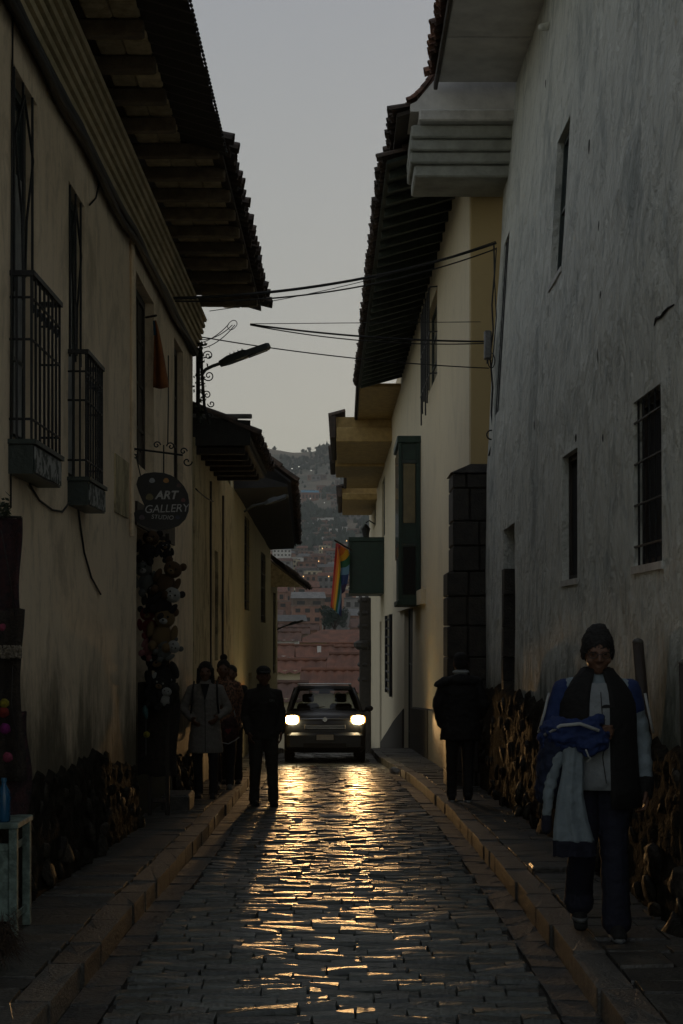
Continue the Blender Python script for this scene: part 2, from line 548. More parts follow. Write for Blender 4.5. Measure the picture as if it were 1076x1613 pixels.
# a shallow step laid across each pavement
b_ = MB().bbox((XR(10.9) + .17, 10.75, zr(10.9) + KH - .03), (1.78, 11.0, zr(10.9) + KH + .045), .012)
tag(build('stone_step', b_, M['slab']), 'low dark stone step lying across the right pavement behind the walking man', 'step')
b_ = MB().bbox((-1.93, 16.2, zr(16.3) + KH - .02), (-1.63, 16.75, zr(16.3) + KH + .17), .02)
tag(build('stone_step', b_, M['kerb']), 'worn stone doorstep under the hanging soft toys', 'step')

# terrain: the street falls to the valley, the town climbs the far slope to the ridge
_T = np.array([(-60, .0), (36, -1.5), (60, -4.6), (100, -9.5), (150, -13), (260, -13), (400, -6), (500, 5), (800, 30), (1200, 64), (1500, 88), (1800, 128), (2200, 200), (2600, 272), (2900, 325), (3000, 336), (3300, 250), (3700, 230)])
def zt(X, Y):
    z = float(np.interp(Y, _T[:, 0], _T[:, 1]))
    if Y > 300:
        q = min(1, (Y - 300) / 1500)
        z += q * (34 * n3(X * .0031, Y * .0013, 1.3) + 10 * n3(X * .011, Y * .006, 4.1))
    if Y > 1700:                  # saddle of the ridge seen between the roofs
        k = min(1, (Y - 1700) / 1200)
        z += k * float(np.interp(X * 3000 / max(Y, 2600), [-900, -400, -169, -94, -62, 6, 160, 500, 1100], [60, 40, 16, 0, 4, 27, 70, 60, 20]))
    return z
mb = MB()
gy = sorted(set([-60, -20, 0, 20, 36, 45, 60, 80, 100, 125, 150, 200, 260] + list(range(300, 3400, 50)) + [3400]))
gx = np.concatenate([-np.geomspace(3200, 60, 26), np.arange(-40, 41, 10), np.geomspace(60, 3200, 26)])
gxm = np.linspace(-420, 420, 71)
gx = np.array(sorted(set(np.round(np.concatenate([gx, gxm]), 1))))
nx = len(gx)
vs = [(float(x), float(y), zt(float(x), float(y))) for y in gy for x in gx]
fs = [(j * nx + i, j * nx + i + 1, (j + 1) * nx + i + 1, (j + 1) * nx + i) for j in range(len(gy) - 1) for i in range(nx - 1)]
M['hill'] = pmat('dry_hillside', (.22, .175, .12), (.08, .085, .055), .011, .95, detail=8, contrast=(.40, .62))
struct(build('hillside_ground', mb.add(vs, fs), M['hill'], None, True))
# ------------------------------------------------------------------ houses along the street
def wall(parent, mat, xf, sg, Y0, Y1, zb, ztop, opens, thick=.55, step=.6, name='wall'):
    """street wall with recessed openings (Y0,Y1,z0,z1,depth); xf(Y,z) is the face, sg=+1 when the house lies at +X"""
    def lines(a, b, extra):
        L = sorted(set([round(a, 3), round(b, 3)] + [round(e, 3) for e in extra]))
        out = []
        for p, q in zip(L, L[1:]):
            n = max(1, int(round((q - p) / step)))
            out += [p + (q - p) * i / n for i in range(n)]
        return out + [L[-1]]
    U = lines(Y0, Y1, [e for o in opens for e in o[:2]])
    V = lines(zb, ztop, [e for o in opens for e in o[2:4]])
    vid, vs, fs = {}, [], []
    def vx(u, v, d):
        k = (round(u, 3), round(v, 3), round(d, 3))
        if k not in vid:
            vid[k] = len(vs); vs.append((xf(u, v) + sg * d, u, v))
        return vid[k]
    def inside(u, v):
        for o in opens:
            if o[0] < u < o[1] and o[2] < v < o[3]:
                return True
        return False
    for a, b in zip(U, U[1:]):
        for c, d in zip(V, V[1:]):
            if not inside((a + b) / 2, (c + d) / 2):
                fs.append((vx(a, c, 0), vx(b, c, 0), vx(b, d, 0), vx(a, d, 0)))
    for o in opens:
        D = o[4]
        uu = [u for u in U if o[0] - 1e-3 <= u <= o[1] + 1e-3]
        vv = [v for v in V if o[2] - 1e-3 <= v <= o[3] + 1e-3]
        for z in (o[2], o[3]):
            for a, b in zip(uu, uu[1:]):
                fs.append((vx(a, z, 0), vx(b, z, 0), vx(b, z, D), vx(a, z, D)))
        for y in (o[0], o[1]):
            for a, b in zip(vv, vv[1:]):
                fs.append((vx(y, a, 0), vx(y, b, 0), vx(y, b, D), vx(y, a, D)))
    for y in (Y0, Y1):
        for a, b in zip(V, V[1:]):
            fs.append((vx(y, a, 0), vx(y, b, 0), vx(y, b, thick), vx(y, a, thick)))
    for a, b in zip(U, U[1:]):
        fs.append((vx(a, ztop, 0), vx(b, ztop, 0), vx(b, ztop, thick), vx(a, ztop, thick)))
    for a, b in zip(U, U[1:]):
        for c, d in zip(V, V[1:]):
            fs.append((vx(a, c, thick), vx(b, c, thick), vx(b, d, thick), vx(a, d, thick)))
    return build(name, MB().add(vs, fs), mat, parent, True if False else False)

def wb(xf, sg, Y0, Y1, z0, z1, d0, d1):
    """box lying on a wall face between depths d0..d1 (negative: stands out into the street)"""
    vs = [(xf(y, z) + sg * d, y, z) for z in (z0, z1) for y, d in ((Y0, d0), (Y1, d0), (Y1, d1), (Y0, d1))]
    return MB().add(vs, [(0, 1, 2, 3), (4, 7, 6, 5), (0, 4, 5, 1), (1, 5, 6, 2), (2, 6, 7, 3), (3, 7, 4, 0)])

def window(parent, xf, sg, o, mframe, mpane, cols=1, rows=3, fr=.05, pname='window', bars=0, hbars=0, mbar=None):
    """frame members, panes and optional iron bars in an opening"""
    y0, y1, z0, z1, D = o
    win = build(pname, wb(xf, sg, y0 - .02, y1 + .02, z0 - .02, z1 + .02, D - .005, D + .03), mpane, parent)
    f = .028
    build('frame', wb(xf, sg, y0, y1, z1 - fr, z1, D - f, D - .004), mframe, win)
    build('frame', wb(xf, sg, y0, y1, z0, z0 + fr, D - f, D - .004), mframe, win)
    build('frame', wb(xf, sg, y0, y0 + fr, z0 + fr, z1 - fr, D - f, D - .004), mframe, win)
    build('frame', wb(xf, sg, y1 - fr, y1, z0 + fr, z1 - fr, D - f, D - .004), mframe, win)
    for i in range(1, cols):
        y = y0 + (y1 - y0) * i / cols
        build('mullion', wb(xf, sg, y - .025, y + .025, z0 + fr, z1 - fr, D - f + .003, D - .004), mframe, win)
    for i in range(1, rows):
        z = z0 + (z1 - z0) * i / rows
        for c in range(cols):
            a = y0 + (y1 - y0) * c / cols + (fr if c == 0 else .025); b = y0 + (y1 - y0) * (c + 1) / cols - (fr if c == cols - 1 else .025)
            build('glazing_bar', wb(xf, sg, a, b, z - .015, z + .015, D - f + .006, D - .004), mframe, win)
    for i in range(bars):
        y = y0 + (y1 - y0) * (i + .5) / bars
        pts = [(xf(y, z) + sg * .02, y, z) for z in (z0, z1)]
        build('bar', MB().tube(pts, .008, 5), mbar, win)
    for i in range(hbars):
        z = z0 + (z1 - z0) * (i + .5) / hbars
        pts = [(xf(y, z) + sg * .008, y, z) for y in (y0, y1)]
        build('crossbar', MB().tube(pts, .009, 5), mbar, win)
    return win

def tile_mesh(name, mat, seed, L=.44, r0=.092, r1=.074, flip=1):
    r = random.Random(seed)
    n, vs, fs = 6, [], []
    for (x, rad) in ((0, r0), (L, r1)):
        for t in (0, .016):
            for k in range(n + 1):
                a = PI * k / n
                vs.append((x + r.uniform(-.006, .006), (rad - t) * math.cos(a), flip * (rad - t) * math.sin(a) * .9))
    m = n + 1
    for k in range(n):
        fs += [(k, k + 1, 2 * m + k + 1, 2 * m + k), (m + k, 3 * m + k, 3 * m + k + 1, m + k + 1), (k, m + k, m + k + 1, k + 1), (2 * m + k, 2 * m + k + 1, 3 * m + k + 1, 3 * m + k)]
    fs += [(0, 2 * m, 3 * m, m), (n, m + n, 3 * m + n, 2 * m + n)]
    return MB().add(vs, fs).mesh(name, mat, False)
TILES = {k: ([tile_mesh('tile', M[k], s) for s in range(5)], [tile_mesh('tile', M[k], 50 + s, flip=-1) for s in range(3)]) for k in ('tile', 'tiled')}
tr = random.Random(11)
def tiled_eave(parent, side, Y0, Y1, xo, zo, slope, run, key, under, sp=.215, courses=2, xo1=None, zo1=None, jit=.03):
    """roof slab, edge tiles as pieces and the ribbed slope above them"""
    xo1 = xo if xo1 is None else xo1
    zo1 = zo if zo1 is None else zo1
    c, s = math.cos(math.atan(slope)), math.sin(math.atan(slope))
    ex = Vector((side * c, 0, s)); ey = Vector((0, side, 0)); ez = ex.cross(ey)
    rot = Matrix((ex, ey, ez)).transposed()
    mb = MB()
    vs = []
    for y, x, z in ((Y0, xo, zo), (Y1, xo1, zo1)):
        vs += [(x, y, z), (x + side * run, y, z + slope * run), (x + side * run, y, z + slope * run + .05), (x, y, z + .05)]
    mb.add(vs, [(0, 1, 2, 3), (4, 7, 6, 5), (0, 4, 5, 1), (1, 5, 6, 2), (2, 6, 7, 3), (3, 7, 4, 0)])
    build('roof_deck', mb, under, parent)
    cov, cha = TILES[key]
    n = int((Y1 - Y0) / sp)
    for i in range(n + 1):
        t = i / n
        y = Y0 + (Y1 - Y0) * t
        x, z = xo + (xo1 - xo) * t, zo + (zo1 - zo) * t
        base = Vector((x, y, z + .055))
        for cidx in range(courses):
            p = base + ex * (-.10 + .36 * cidx + tr.uniform(-jit, jit)) + ez * (.045 + .02 * cidx)
            e = (rot @ Euler((tr.gauss(0, .04), tr.gauss(0, .03) + .03, tr.gauss(0, .035))).to_matrix()).to_euler()
            link('tile', cov[tr.randrange(5)], parent, p, e, (1, tr.uniform(.94, 1.06), tr.uniform(.9, 1.1)))
        if i < n:
            p = base + Vector((0, sp / 2, 0)) + ex * (-.07 + tr.uniform(-jit, jit)) + ez * .085
            link('tile', cha[tr.randrange(3)], parent, p, rot.to_euler())
    # ribbed slope further up
    vs, fs, k = [], [], 0
    st = .3 + .36 * (courses - 1)
    N = n * 4
    for i in range(N + 1):
        t = i / N
        y = Y0 + (Y1 - Y0) * t
        x, z = xo + (xo1 - xo) * t, zo + (zo1 - zo) * t
        h = .085 + .045 * math.cos(2 * PI * i / 4)
        for q in (st, run / c):
            p = Vector((x, y, z + .05)) + ex * q + ez * h
            vs.append(p)
    fs = [(2 * i, 2 * i + 1, 2 * i + 3, 2 * i + 2) for i in range(N)]
    build('roof_slope', MB().add(vs, fs), M[key], parent)

rubs = []
def ico(seed):
    import bmesh
    bm = bmesh.new()
    bmesh.ops.create_icosphere(bm, subdivisions=1 if seed % 2 == 9 else 2, radius=.5)
    for v in bm.verts:
        q = v.co.normalized()
        k = 1 + .42 * mnoise.noise(q * 1.9 + Vector((seed * 3.1, 0, 0))) + .22 * mnoise.noise(q * 4 + Vector((0, seed * 2.3, 0)))
        v.co = Vector([math.copysign(min(abs(a), .40), a) for a in q * .5 * k])
    me = bpy.data.meshes.new('rubble_stone')
    bm.to_mesh(me); bm.free()
    me.materials.append(M['rub'])
    me.polygons.foreach_set('use_smooth', [True] * len(me.polygons))
    return me
rubs = [ico(i) for i in range(14)]

def rubble_foot(parent, xf, sg, Y0, Y1, top, n, big, seed, out=.06):
    """rough stone footing standing proud of the plaster, with its own ragged upper edge"""
    r = random.Random(seed)
    ys = np.arange(Y0, Y1 + .01, .055)
    vs, fs, nz_ = [], [], 22
    for i, y in enumerate(ys):
        y = float(y)
        t = zr(y) + KH + top(y) + .14 * n3(y * 1.9, seed, 0) + .10 * n3(y * 5, seed, 3)
        b0 = zr(y) + KH - .12
        for k in range(nz_):
            f = k / (nz_ - 1)
            z = b0 + (t - b0) * f
            dist = mnoise.voronoi(Vector((seed * 1.7, y / big * 1.15 + .35 * n3(y * 4, z * 4, 1), z / big * 1.5 + .35 * n3(y * 4, z * 4, 9))))[0]
            lump = min(1, max(0, (dist[1] - dist[0]) * 2.2))
            d = -out * (1 - .6 * f ** 2) - .030 * lump * (.6 + .8 * abs(n3(y * 3, z * 3, seed))) + .02 * n3(y * 9, z * 9, 2)
            if k == nz_ - 1:
                d = .03
            vs.append((xf(y, z) + sg * d, y, z))
        if i:
            a = (i - 1) * nz_
            fs += [(a + k, a + k + 1, a + nz_ + 1 + k, a + nz_ + k) for k in range(nz_ - 1)]
    build('footing', MB().add(vs, fs), M['foot'], parent, True)
    spots = []
    tries = 0
    while len(spots) < n and tries < n * 60:
        tries += 1
        y = r.uniform(Y0, Y1)
        h = r.random() ** 1.1 * .9
        sz = big * r.uniform(.55, 1.2) * (1.15 - .45 * h)
        b0 = zr(y) + KH
        z = b0 + h * (top(y) - .04 + .1 * n3(y * 1.9, seed, 0))
        if all((y - a) ** 2 + ((z - b) * 1.15) ** 2 > (.33 * (sz + s2)) ** 2 for a, b, s2 in spots):
            spots.append((y, z, sz))
    for y, z, sz in spots:
        d = -out * (1 - .6 * ((z - zr(y) - KH) / max(top(y), .2)) ** 2) + .012 - r.uniform(0, .025) - .03 * max(0, 1 - (z - zr(y) - KH) / .4)
        link('rubble_stone', rubs[r.randrange(14)], parent, (xf(y, z) + sg * d, y, z), (r.uniform(-.5, .5), r.uniform(-.4, .4), r.uniform(-.4, .4)),
             (sz * r.uniform(.28, .45), sz * r.uniform(.95, 1.5), sz * r.uniform(.7, 1.1)))

def scroll(c, ax, ay, r0, turns, sgn=1, n=22, grow=.12):
    """points of a wrought-iron volute around c in the plane (ax, ay)"""
    c, ax, ay = Vector(c), Vector(ax), Vector(ay)
    out = []
    for i in range(n + 1):
        t = i / n
        a = sgn * turns * 2 * PI * t
        rad = r0 * (1 - (1 - grow) * t)
        out.append(c + ax * rad * math.cos(a) + ay * rad * math.sin(a))
    return out

# ================================================== right: tall white house with battered walls
def xR1(Y, z):
    return 1.92 + .062 * max(0, z - 3.9) + .030 * n3(Y * .55, z * .35, 2) + .014 * n3(Y * 1.7, z * .8, 7)
RH1 = thing('townhouse', 'tall weathered white plaster house on the right with small deep windows', 'house', (1.92, 14, 0))
RH1.location = (0, 0, 0)
opR1 = [(13.9, 14.7, 5.05, 6.45, .09), (19.0, 19.7, 4.5, 6.74, .10), (9.2, 10.0, 2.14, 3.22, .085), (12.5, 13.24, 2.16, 3.24, .085), (16.95, 18.2, 1.0, 2.95, .16)]
wall(RH1, M['R1'], xR1, 1, 4.6, 20.4, -1.2, 9.2, opR1, .6, .35)
window(RH1, xR1, 1, opR1[0], M['dkgreen'], M['glassd'], 1, 2)
window(RH1, xR1, 1, opR1[1], M['dkgreen'], M['glassd'], 1, 3, bars=3, mbar=M['iron'])
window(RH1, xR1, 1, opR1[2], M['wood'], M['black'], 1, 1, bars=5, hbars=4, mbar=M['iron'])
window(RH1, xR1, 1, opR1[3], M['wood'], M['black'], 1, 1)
bd = build('blocked_doorway', wb(xR1, 1, 16.93, 18.22, .95, 2.97, .155, .2), M['stone'], RH1)
z = .5
for k in range(6):                # dressed stones of the far jamb
    h = (.30, .36, .28, .34, .40, .30)[k]
    if z + h > 0.9:
        build('jamb_stone', wb(xR1, 1, 18.02 - .05 * (k % 2), 18.3, max(z, .9) + .006, min(z + h, 2.94), -.012, .15), M['stone'], RH1)
    z += h + .0
for (o, dz) in ((opR1[0], .03), (opR1[2], .03), (opR1[3], .03)):
    build('sill', wb(xR1, 1, o[0] - .03, o[1] + .03, o[2] - dz - .012, o[2] + .006, -.014, o[4] - .03), M['white'], RH1)
rubble_foot(RH1, xR1, 1, 4.5, 20.3, lambda y: float(np.interp(y, [4, 8.5, 10, 13, 16, 18.5, 20.3], [.85, .95, 1.0, 1.1, 1.25, 1.35, 1.3])), 110, .24, 21, .09)
# boarded eave
EZ1 = 8.72
k = 0
yb = 4.6
while yb < 19.3:
    e = min(yb + .74, 19.55)
    build('soffit_board', MB().bbox((1.22, yb + .006, EZ1 + .012 * (k % 2)), (2.32, e - .006, EZ1 + .05), .008), M['soffit'], RH1)
    yb = e; k += 1
tiled_eave(RH1, 1, 6.0, 19.3, 1.17, EZ1 + .02, .33, 2.6, 'tile', M['wood'], courses=2)
build('fascia', MB().bbox((1.165, 4.6, EZ1 - .03), (1.215, 19.55, EZ1 + .07), .008), M['wood'], RH1)
M['corbel'] = pmat('grey_green_plaster', (.42, .43, .39), (.24, .25, .22), 2.2, .85, .5, 25)
# moulded plaster corbel that closes the eave above the corner
for i, (xl, y0, z0, z1, mt) in enumerate(((.93, 19.62, 8.44, 8.95, 'soffit'), (.98, 19.52, 8.29, 8.44, 'white'), (.885, 19.66, 8.12, 8.285, 'corbel'), (.87, 19.71, 7.97, 8.115, 'corbel'), (.875, 19.76, 7.82, 7.965, 'corbel'), (.93, 19.82, 7.66, 7.815, 'corbel'))):
    if i == 0:
        # the curved upper piece following the roof verge
        poly = [(xl - .06, y0, z0), (2.3, y0, z0), (2.3, y0, z1 + .1), (1.36, y0, z1 + .1), (1.2, y0, z1 - .08), (1.05, y0, z1 - .26), (.95, y0, z1 - .38), (xl - .06, y0, z1 - .42)]
        build('corbel_course', MB().prism(poly, (0, .9, 0)), M[mt], RH1)
    else:
        build('corbel_course', MB().bbox((xl, y0, z0), (2.27, 20.75, z1), .02), M[mt], RH1)
vv = []
for t in np.linspace(0, 1, 7):    # verge tiles of the roof end
    x, z = .84 + .42 * t, 8.57 + .48 * t ** 1.5
    vv.append((x, z))
for (a, b) in zip(vv, vv[1:]):
    sl = math.atan2(b[1] - a[1], b[0] - a[0])
    link('verge_tile', TILES['tile'][0][tr.randrange(5)], RH1, (a[0], 19.66, a[1] + .0), (0, -sl, 0), (.32, .9, .8))
    link('verge_tile', TILES['tile'][0][tr.randrange(5)], RH1, (a[0], 19.85, a[1] + .0), (0, -sl, 0), (.32, .9, .8))
link('ridge_tile', TILES['tile'][0][0], RH1, (.80, 20.0, 8.55), (0, 0, R(90)), (1, 1, 1))
tiled_eave(RH1, 1, 19.72, 21.6, .70, 8.40, .30, .9, 'tiled', M['wood'], courses=2)
# putlog stubs and holes in the plaster
for (px, py, Y, r_) in ((880, 40, 16.0, .05),):
    p = W(px, py, Y); build('stub', MB().cap((xR1(Y, p.z) + .03, Y, p.z), (xR1(Y, p.z) - .08, Y, p.z - .02), .05, .04, 8), M['R1'], RH1, True)
for (px, py) in ((858, 133), (926, 233), (941, 358), (944, 465), (940, 560), (905, 690), (948, 690), (840, 670)):
    for Y in np.arange(8, 20, .02):
        z = EYE + (1000 - py) * Y / FOC
        if abs((px - 540) * Y / FOC - xR1(Y, z)) < .012:
            break
    build('wall_pit', MB().ell((xR1(Y, z) + .002, Y, z), (.008, .018 + .012 * (px % 3), .035 + .02 * (py % 3)), Euler((.2 * (px % 2) - .1, 0, 0)), 9, 7), M['mortar'], RH1, True)
pts = [W(1049, 513, 9.32), W(1054, 502, 9.25), W(1062, 499, 9.12), W(1068, 493, 9.05), W(1076, 486, 8.95), W(1090, 480, 8.8)]
build('crack', MB().tube([(xR1(p.y, p.z) - .002, p.y, p.z) for p in pts], [.004, .012, .010, .013, .010, .005], 5), M['black'], RH1)

# ================================================== right: long cream house beyond the corner
def xR2(Y, z):
    return 1.906 - .00833 * Y + .012 * n3(Y * .5, z * .5, 9)
RH2 = thing('townhouse', 'long cream plaster house with dark green rafters and balconies beyond the white house', 'house')
opR2 = [(27.2, 29.9, 6.35, 7.9, .12), (35.2, 39.2, -2.5, 2.7, .14), (46.6, 50.6, -.25, 2.35, .08), (53.0, 56.0, 5.2, 7.25, .10), (63.5, 67, 6.3, 7.4, .1), (56.5, 58.5, -3.5, 2.2, .1)]
wall(RH2, M['R2'], xR2, 1, 20.85, 74, -8.5, 9.0, opR2, .6, .7)
window(RH2, xR2, 1, opR2[0], M['dkgreen'], M['glassd'], 2, 3)
window(RH2, xR2, 1, opR2[1], M['dkgreen'], M['wood'], 2, 3, .09, 'door')
window(RH2, xR2, 1, opR2[2], M['dkgreen'], M['glassd'], 1, 1)
window(RH2, xR2, 1, opR2[3], M['dkgreen'], M['glassd'], 1, 3)
window(RH2, xR2, 1, opR2[4], M['dkgreen'], M['glassd'], 1, 2)
window(RH2, xR2, 1, opR2[5], M['dkgreen'], M['wood'], 1, 2, .09, 'door')
# ochre end wall facing up the street
build('end_wall', MB().bbox((1.748, 20.80, 3.6), (3.2, 21.1, 8.3), .01), M['R2end'], RH2)
# window cage at the high window: bars hanging below the sill
for i in range(6):
    y = 27.2 + 2.7 * (i + .5) / 6
    zl = 6.1 - .16 * (i % 3)
    xx = xR2(y, 7) - .13
    build('cage_bar', MB().tube([(xx, y, zl), (xx, y, 7.95)], .016, 5), M['iron'], RH2)
for z in (6.36, 7.1, 7.9):
    build('cage_rail', MB().tube([(xR2(27.1, z) + .02, 27.1, z), (xR2(27.1, z) - .13, 27.15, z), (xR2(29.9, z) - .13, 29.9, z), (xR2(30, z) + .02, 30.0, z)], .014, 5), M['iron'], RH2)
# ladder-like grille by the lower window
for y in (46.8, 50.4):
    build('grille_rail', MB().tube([(xR2(y, 1) - .05, y, -.2), (xR2(y, 1) - .05, y, 2.33)], .05, 5), M['iron'], RH2)
for i in range(9):
    z = -.05 + i * .28
    build('grille_rung', MB().tube([(xR2(46.8, z) - .05, 46.8, z), (xR2(50.4, z) - .05, 50.4, z)], .035, 5), M['iron'], RH2)
# stone ledge over the door, dado at the foot
build('lintel', wb(xR2, 1, 30.4, 41.5, 2.32, 2.62, -.09, .01), M['R2'], RH2)
for (a, b, h, mt, dep) in ((21.2, 29.0, .95, 'stone', .045), (29.15, 35.15, .95, 'mortar', .055), (39.25, 56.4, 1.1, 'mortar', .05)):
    vs, fs = [], []
    for i, y in enumerate(np.linspace(a, b, int((b - a) / .6) + 2)):
        y = float(y)
        g = zr(y) + KH
        vs += [(xR2(y, g) + d, y, z) for d, z in ((.02, g - .4), (-dep, g - .4), (-dep, g + h - .03), (-dep * .4, g + h), (.02, g + h))]
        if i:
            q = (i - 1) * 5
            fs += [(q + k, q + k + 1, q + 6 + k, q + 5 + k) for k in range(4)]
    n_ = len(vs)
    fs += [(0, 1, 2, 3, 4), (n_ - 1, n_ - 2, n_ - 3, n_ - 4, n_ - 5)]
    build('dado', MB().add(vs, fs), M[mt], RH2)
# dark ashlar portal at the corner
po = build('portal', MB().bbox((1.50, 20.55, -.6), (2.2, 21.3, 3.86), .01), M['mortar'], RH2)
zc = -.55
pr = random.Random(5)
while zc < 3.82:
    h = min(pr.uniform(.30, .46), 3.88 - zc)
    xl = 1.40 if zc + h / 2 < 2.65 else 1.475
    cut = pr.uniform(1.65, 1.85)
    for (a, b) in ((xl, cut), (cut, 1.99)):
        build('ashlar_block', MB().bbox((a + .006, 20.50 - pr.uniform(0, .012), zc + .006), (b - .006, 21.32 if a == xl else 20.6, zc + h - .006), .014), M['stone'], po)
    zc += h
build('portal_cap', MB().add([(1.45, 20.46, 3.88), (2.0, 20.46, 3.88), (2.0, 21.3, 3.88), (1.45, 21.3, 3.88), (1.72, 20.5, 4.0), (2.0, 20.5, 4.0), (2.0, 21.3, 4.0), (1.72, 21.3, 4.0)],
      [(0, 3, 2, 1), (4, 5, 6, 7), (0, 1, 5, 4), (1, 2, 6, 5), (2, 3, 7, 6), (3, 0, 4, 7)]), M['stone'], po)
# eave with rafters
EZ2 = 8.16
tiled_eave(RH2, 1, 20.85, 41.0, .60, EZ2 - .02, .30, 3.2, 'tiled', M['gwood'], courses=2, xo1=.41, zo1=EZ2 + .18)
y = 21.25
while y < 41:
    t = (y - 20.85) / 20.15
    x0 = .66 - .19 * t
    zz = EZ2 - .02 + .2 * t
    x1 = xR2(y, 8) + .1
    build('rafter', MB().add([(x0, y - .05, zz - .10), (x0, y + .05, zz - .10), (x0, y + .05, zz + .012), (x0, y - .05, zz + .012),
                              (x1, y - .05, zz - .13 + .3 * (x1 - x0)), (x1, y + .05, zz - .13 + .3 * (x1 - x0)), (x1, y + .05, zz + .012 + .3 * (x1 - x0)), (x1, y - .05, zz + .012 + .3 * (x1 - x0))],
                             [(0, 1, 2, 3), (4, 7, 6, 5), (0, 4, 5, 1), (1, 5, 6, 2), (2, 6, 7, 3), (3, 7, 4, 0)]), M['gwood'], RH2)
    y += .66
# enclosed green balconies
def balcony_box(y0, y1, xo, z0, z1, panes, name='enclosed_balcony'):
    b = build(name, MB().bbox((xo + .03, y0 + .03, z0 + .02), (xR2(y0, 3) + .05, y1 - .03, z1 - .02), .01), M['green'], RH2)
    xw = xR2(y0, 3)
    build('cornice', MB().bbox((xo - .03, y0 - .03, z1 - .12), (xw + .04, y1 + .03, z1 + .03), .015), M['green'], b)
    build('base_rail', MB().bbox((xo - .02, y0 - .02, z0 - .04), (xw + .04, y1 + .02, z0 + .08), .015), M['green'], b)
    for x in (xo + .03, xw - .06):
        build('post', MB().bbox((x - .03, y0 - .01, z0 + .08), (x + .04, y0 + .05, z1 - .12), .006), M['green'], b)
    for (a, c, mt) in panes:
        build('panel', MB().bbox((xo + .10, y0 + .005, a), (xw - .12, y0 + .032, c), .006), M[mt], b)
        build('rail', MB().bbox((xo + .07, y0 - .006, c), (xw - .09, y0 + .034, c + .08), .006), M['dkgreen'], b)
    n = max(2, int((y1 - y0) / .6))
    for i in range(n):
        a = y0 + (y1 - y0) * i / n + .06; c = y0 + (y1 - y0) * (i + 1) / n - .06
        build('panel', MB().bbox((xo + .004, a, z0 + 1.0), (xo + .032, c, z1 - .2), .006), M['glassd'], b)
    return b
balcony_box(32.0, 34.2, 1.17, 2.36, 5.85, ((2.55, 3.55, 'black'), (4.05, 5.3, 'glassy')))
balcony_box(53.8, 57.5, .23, 3.2, 5.12, ())
# boxed ochre eaves stepping down the street
def boxed_eave(y0, y1, xo, z0, z1, tilew=.2):
    b = build('eave_box', MB().bbox((xo + .1, y0, z0), (xR2(y0, 8) + .1, y1, z0 + (z1 - z0) * .55), .02), M['yellow'], RH2)
    build('eave_board', MB().bbox((xo + .05, y0 + .25, z0 + (z1 - z0) * .55 + .003), (xR2(y0, 8) + .1, y1, z1), .02), M['yellow'], b)
    k = 0
    y = y0 + .05
    while y < y1:
        link('tile', TILES['tiled'][0][k % 5], RH2, (xo - .12, y, z1 - .02), (0, -.3, 0), (1.2, 1.15, 1.3)); y += .22; k += 1
    build('verge', MB().bbox((xo - .1, y0 - .03, z0 + .1), (xo + .09, y1, z1 + .02), .03), M['tiled'], b)
build('eave_soffit', MB().bbox((.46, 41.05, 8.38), (1.7, 47.5, 8.48), .02), M['yellow'], RH2)
build('verge', MB().bbox((.36, 41.05, 8.36), (.455, 47.5, 8.62), .03), M['tiled'], RH2)
boxed_eave(47.0, 53, -.30, 7.66, 8.46)
boxed_eave(53.2, 57, -.36, 7.58, 8.22)
build('eave_soffit', MB().bbox((.15, 57.1, 7.62), (1.6, 61.6, 7.72), .02), M['yellow'], RH2)
build('verge', MB().bbox((.03, 57.1, 7.60), (.145, 61.6, 7.9), .03), M['tiled'], RH2)
boxed_eave(62, 70, -.12, 7.2, 7.7)
# carved stone pier at the far end and a lantern
pier = build('stone_pier', MB().bbox((.78, 71.0, -8), (1.3, 72.0, 3.45), .04), M['stone'], RH2)
build('capital', MB().loft([((1.04, 71.5, 1.0), .34, .6), ((1.0, 71.5, 1.15), .48, .7), ((1.0, 71.5, 1.32), .5, .72), ((1.04, 71.5, 1.45), .34, .6)], 10), M['stone'], pier)
for zz_ in (-.5, .2, 2.0, 2.6, 3.2):
    build('drum', MB().loft([((1.04, 71.5, zz_), .30, .54), ((1.04, 71.5, zz_ + .1), .36, .6), ((1.04, 71.5, zz_ + .22), .30, .54)], 10), M['stone'], pier)
lan = thing('wall_lantern', 'small dark wall lantern high on the far end of the cream house', 'lantern', (1.0, 66, 6.3))
build('bracket', MB().tube([(.38, 0, .2), (.15, 0, .35), (0, 0, .25)], .03, 6), M['iron'], lan)
build('lamp_head', MB().loft([((0, 0, -.55), .08, .08), ((0, 0, -.1), .17, .17), ((0, 0, 0), .2, .2), ((0, 0, .2), .04, .04)], 8), M['iron'], lan)

# ================================================== left: tan house with the deep cornice
def xL1(Y, z):
    return -1.95 + .016 * n3(Y * .6, z * .4, 12) + .008 * n3(Y * 2, z, 4)
LH1 = thing('townhouse', 'tan plaster house on the left with iron balconies and a deep moulded cornice', 'house')
opL1 = [(8.91, 9.69, 2.84, 5.07, .10), (10.83, 11.5, 2.80, 4.93, .10), (14.3, 15.72, 3.32, 5.12, .12), (17.65, 18.6, 3.4, 5.15, .10), (14.35, 17.4, -.6, 2.72, .42)]
wall(LH1, M['L1'], xL1, -1, 4.6, 19.75, -1.2, 6.2, opL1, .6, .35)
for k in (0, 1):
    window(LH1, xL1, -1, opL1[k], M['dkgreen'], M['glassd'], 2, 4, .06)
M['curtain'] = pmat('pale_curtain', (.35, .35, .33), (.22, .22, .21), 8, .9)
for k in (0, 1):
    o = opL1[k]
    build('curtain', wb(xL1, -1, o[1] - .30, o[1] - .10, o[2] + .1, o[2] + 1.7, .075, .085), M['curtain'], LH1)
window(LH1, xL1, -1, opL1[2], M['wood'], M['wood'], 3, 4, .08)
window(LH1, xL1, -1, opL1[3], M['wood'], M['wood'], 2, 3, .08)
